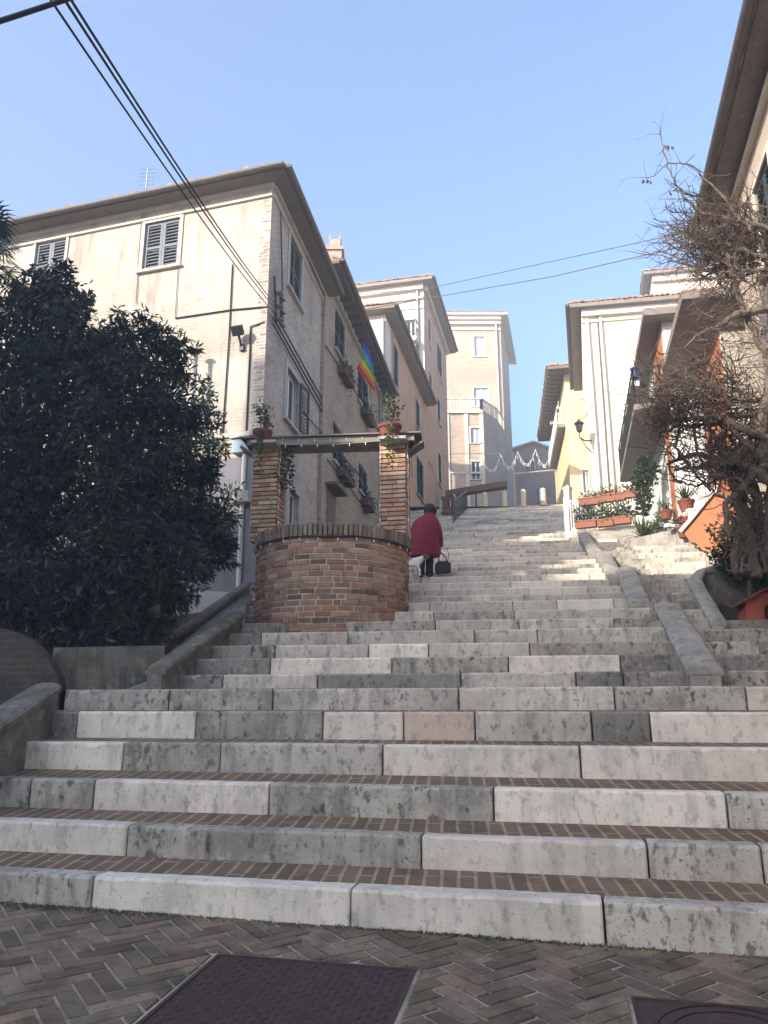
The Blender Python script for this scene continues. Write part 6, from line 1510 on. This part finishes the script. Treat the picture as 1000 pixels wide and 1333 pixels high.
# palm at the left edge
pm = empty('palm_tree', Vector((-6.75, 10.9, 1.6)), 'dark fan palm whose fronds enter at the left edge under the eave', 'palm tree'); b = MB(); crown = at(-28, 345, 11.2); b.tube([Vector((crown.x, crown.y, 1.5)), Vector((crown.x + .05, crown.y, 4)), crown], [.17, .15, .13], 10)
for k in range(40): t = rng.random(); q = Vector((crown.x, crown.y, 1.6 + (crown.z - 1.6) * t)); a = rng.uniform(0, 6.28); b.leaf(q + Vector((math.cos(a) * .14, math.sin(a) * .14, 0)), (math.cos(a), math.sin(a), 1.2), .2, .1)
b.build('trunk', m_bark, pm); f = MB()
for i in range(34):
    a = rng.uniform(0, 6.28); e = rng.uniform(-.9, 1.2); d = Vector((math.cos(a) * math.cos(e), math.sin(a) * math.cos(e), math.sin(e))); L = rng.uniform(.5, .75); h = crown + d * L; f.tube([crown, crown.lerp(h, .5) + Vector((0, 0, .06)), h], .012, 4)
    s = d.cross(Vector((0, 0, 1))).normalized(); u = s.cross(d)
    for k in range(22):
        t = -1.9 + 3.8 * k / 21; dd = (d * math.cos(t) + s * math.sin(t) + u * .12 * math.cos(t * 3)).normalized(); l = .62 * (1 - .12 * abs(t)); m1 = h + dd * l * .6; tip = h + dd * l - Vector((0, 0, .16)); w2 = dd.cross(u).normalized() * .016
        f.add([h - w2 * .5, h + w2 * .5, m1 + w2, tip, m1 - w2], [(0, 1, 2, 4), (4, 2, 3)])
f.build('fronds', m_leaf_palm, pm)
# undergrowth in the dark behind the retaining wall
f = MB()
for i in range(2600):
    p = Vector((rng.uniform(-11, -3.2), rng.uniform(9.9, 12.5), 0)); p.z = 1.8 + rng.random() * 1.6; f.leaf(p, (rng.gauss(0, 1), rng.gauss(0, 1), rng.gauss(.2, .6)), .16, .05)
tag(f.build('undergrowth', m_leaf_dark), 'dark undergrowth in the shade behind the retaining wall', 'undergrowth', kind='stuff')

# ------------------------------------------------------------------ the bare wisteria on the right
wi = empty('wisteria', Vector((4.9, 9.6, 2.2)), 'big leafless wisteria with twisted trunk and tangled bare branches at the right edge', 'climbing plant')
tk = MB(); tw = MB(); dl = MB(); limbs = []
def limb(pts, r0, r1, wig=.022, mb=tk, sides=7):
    P = [at(*p) for p in pts]; Q = []
    for i in range(len(P) - 1):
        p0, p1, p2, p3 = P[max(0, i - 1)], P[i], P[i + 1], P[min(len(P) - 1, i + 2)]
        for j in range(6):
            t = j / 6; q = .5 * ((2 * p1) + (p2 - p0) * t + (2 * p0 - 5 * p1 + 4 * p2 - p3) * t * t + (3 * p1 - p0 - 3 * p2 + p3) * t ** 3)
            Q.append(q + Vector((rng.gauss(0, wig), rng.gauss(0, wig), rng.gauss(0, wig))) * .5)
    Q.append(P[-1]); n = len(Q); mb.tube(Q, [(r0 + (r1 - r0) * i / (n - 1)) * rng.uniform(.88, 1.12) for i in range(n)], sides); limbs.append((Q, r0, r1)); return Q
limb([(958, 745, 9.8), (962, 700, 9.7), (985, 660, 9.6), (975, 620, 9.6), (950, 600, 9.5)], .06, .06)
limb([(985, 750, 9.6), (975, 700, 9.6), (965, 650, 9.6), (985, 600, 9.5), (995, 540, 9.4)], .08, .07)
limb([(1012, 745, 9.5), (1002, 690, 9.5), (1008, 620, 9.4), (990, 570, 9.4), (1003, 500, 9.3), (1010, 420, 9.2), (1004, 350, 9.2)], .09, .06)
limb([(1025, 700, 9.3), (1015, 640, 9.3), (980, 610, 9.3), (945, 602, 9.3), (915, 608, 9.4), (880, 612, 9.5)], .085, .02)
limb([(1020, 610, 9.4), (975, 585, 9.4), (940, 600, 9.5), (905, 590, 9.6), (868, 605, 9.8)], .075, .018)
limb([(1015, 575, 9.3), (970, 560, 9.3), (935, 545, 9.4), (890, 545, 9.5), (850, 552, 9.6), (832, 548, 9.7)], .06, .012)
limb([(1018, 540, 9.4), (975, 538, 9.4), (930, 552, 9.5), (885, 556, 9.6), (858, 566, 9.7)], .05, .012)
limb([(1020, 520, 9.5), (960, 520, 9.5), (915, 500, 9.6), (880, 490, 9.7), (848, 498, 9.8)], .04, .01)
limb([(1022, 398, 9.1), (985, 404, 9.1), (958, 410, 9.2), (938, 424, 9.3), (915, 432, 9.4), (892, 452, 9.5)], .065, .012)
limb([(1020, 340, 9.0), (980, 330, 9.1), (950, 318, 9.2), (920, 312, 9.2), (890, 325, 9.3), (862, 312, 9.3)], .036, .006)
limb([(1020, 300, 9.0), (975, 290, 9.1), (940, 282, 9.2), (905, 270, 9.3), (880, 240, 9.3), (866, 205, 9.3), (859, 170, 9.3)], .032, .005)
limb([(1015, 350, 9.1), (975, 352, 9.1), (945, 345, 9.2), (918, 330, 9.2), (888, 302, 9.3), (850, 285, 9.3)], .032, .005)
limb([(975, 300, 9.1), (935, 250, 9.1), (905, 222, 9.1), (875, 212, 9.1), (842, 235, 9.1)], .02, .004)
limb([(1004, 480, 9.3), (985, 440, 9.3), (960, 380, 9.2), (945, 330, 9.1)], .05, .03)
limb([(910, 545, 9.4), (905, 575, 9.4), (920, 612, 9.4), (945, 622, 9.4)], .02, .015); limb([(890, 545, 9.5), (880, 580, 9.5), (900, 610, 9.5), (925, 640, 9.5)], .022, .014)
limb([(870, 600, 9.6), (880, 625, 9.6), (905, 632, 9.6), (935, 625, 9.6)], .018, .01); limb([(1005, 600, 9.3), (960, 640, 9.3), (945, 660, 9.3), (950, 700, 9.3)], .05, .03)
for k in range(18):                      # the knotted head of the plant
    a = [(rng.uniform(925, 1020), rng.uniform(535, 640), 9.3 + rng.uniform(0, .5)) for _ in range(4)]; limb(a, rng.uniform(.015, .045), .012, .04, sides=6)
for k in range(16):                      # stems rising from the bed
    x = rng.uniform(950, 1015); a = [(x + rng.uniform(-12, 12), 745 - i * 35, 9.6 + rng.uniform(-.2, .3)) for i in range(4)]; limb(a, rng.uniform(.012, .03), .01, .06, sides=5)
def twig(p, d, L, r, depth):
    n = max(4, int(L / .07)); Q = [p]; v = d.normalized(); curl = Vector((rng.gauss(0, .16), rng.gauss(0, .16), rng.gauss(.02, .16)))
    for i in range(n):
        v = (v + curl * .35 + Vector((rng.gauss(0, .13), rng.gauss(0, .13), rng.gauss(0, .13)))).normalized(); Q.append(Q[-1] + v * L / n)
        if depth > 0 and rng.random() < .22: twig(Q[-1], (v + Vector((rng.gauss(0, .8), rng.gauss(0, .6), rng.gauss(0, .8)))), L * rng.uniform(.3, .6), r * .6, depth - 1)
    tw.tube(Q, [r * (1 - .7 * i / n) for i in range(n + 1)], 3, cap=False)
    if rng.random() < .02: dl.leaf(Q[-1], (rng.gauss(0, 1), rng.gauss(0, 1), -1), .08, .04)
def spray(box, n, Lr, bias, r=.006):
    for i in range(n):
        x = rng.triangular(box[0], box[1], box[4] if len(box) > 4 else None); y = rng.gauss((box[2] + box[3]) / 2, (box[3] - box[2]) / 4)
        twig(at(x, y, 9.4 + rng.uniform(-.35, .55)), Vector((rng.gauss(bias[0], .7), rng.gauss(0, .5), rng.gauss(bias[1], .55))), rng.uniform(*Lr), r * rng.uniform(.6, 1.3), 1)
spray((845, 1015, 465, 565, 930), 520, (.2, .6), (-.4, .1), .009)
spray((835, 930, 490, 580, 870), 400, (.15, .45), (-.3, .1), .008)
spray((870, 1015, 565, 640, 950), 230, (.2, .55), (-.4, 0), .010)
spray((885, 1015, 265, 375, 975), 560, (.25, .8), (-.7, .15), .010)
spray((870, 990, 280, 350, 920), 170, (.25, .5), (-.8, .1), .008)
spray((900, 1010, 370, 470, 980), 200, (.2, .5), (-.5, .2), .005)
spray((940, 1015, 640, 745), 120, (.2, .5), (0, .5), .006)
for Q, r0, r1 in limbs[3:15]:
    for q in Q[4:]:
        if rng.random() < .5: twig(q, Vector((rng.gauss(-.5, .7), rng.gauss(0, .5), rng.gauss(.15, .6))), rng.uniform(.15, .45), .0045, 1)
for (x, y) in ((868, 188), (838, 232), (872, 190), (845, 236), (884, 245)):
    for k in range(3): dl.leaf(at(x + rng.uniform(-2, 2), y + rng.uniform(-2, 3), 9.2), (rng.gauss(0, .5), 0, -1), .07, .04)
tk.build('trunk', m_bark, wi); tw.build('twigs', m_twig, wi); dl.build('dry_leaves', m_deadleaf, wi)
shrub2('dark_shrub', 'low dark green shrub in front of the orange ramp under the wisteria', 'shrub', cl([(965, 690, .42, 0), (985, 715, .45, 0), (955, 715, .32, 0), (1005, 690, .5, 0), (945, 728, .25, .1), (975, 660, .3, .1), (995, 740, .35, 0), (960, 738, .25, 0)], 12.0), m_leaf_ivy, 6000, .085, .034, at(975, 760, 12.0), .05, .2, .2)

# ------------------------------------------------------------------ the light haze of a winter morning
hz = MB(); hz.box((0, 150, 18.2), (3000, 3000, 41.0))
mh = bpy.data.materials.new('morning_haze'); mh.use_nodes = True; t_ = mh.node_tree; t_.nodes.remove(t_.nodes['Principled BSDF'])
pv = t_.nodes.new('ShaderNodeVolumePrincipled'); pv.inputs['Color'].default_value = (1, .97, .93, 1); pv.inputs['Density'].default_value = .0052; pv.inputs['Anisotropy'].default_value = .2
t_.links.new(pv.outputs[0], t_.nodes['Material Output'].inputs['Volume'])
tag(hz.build('haze', mh), kind='stuff')
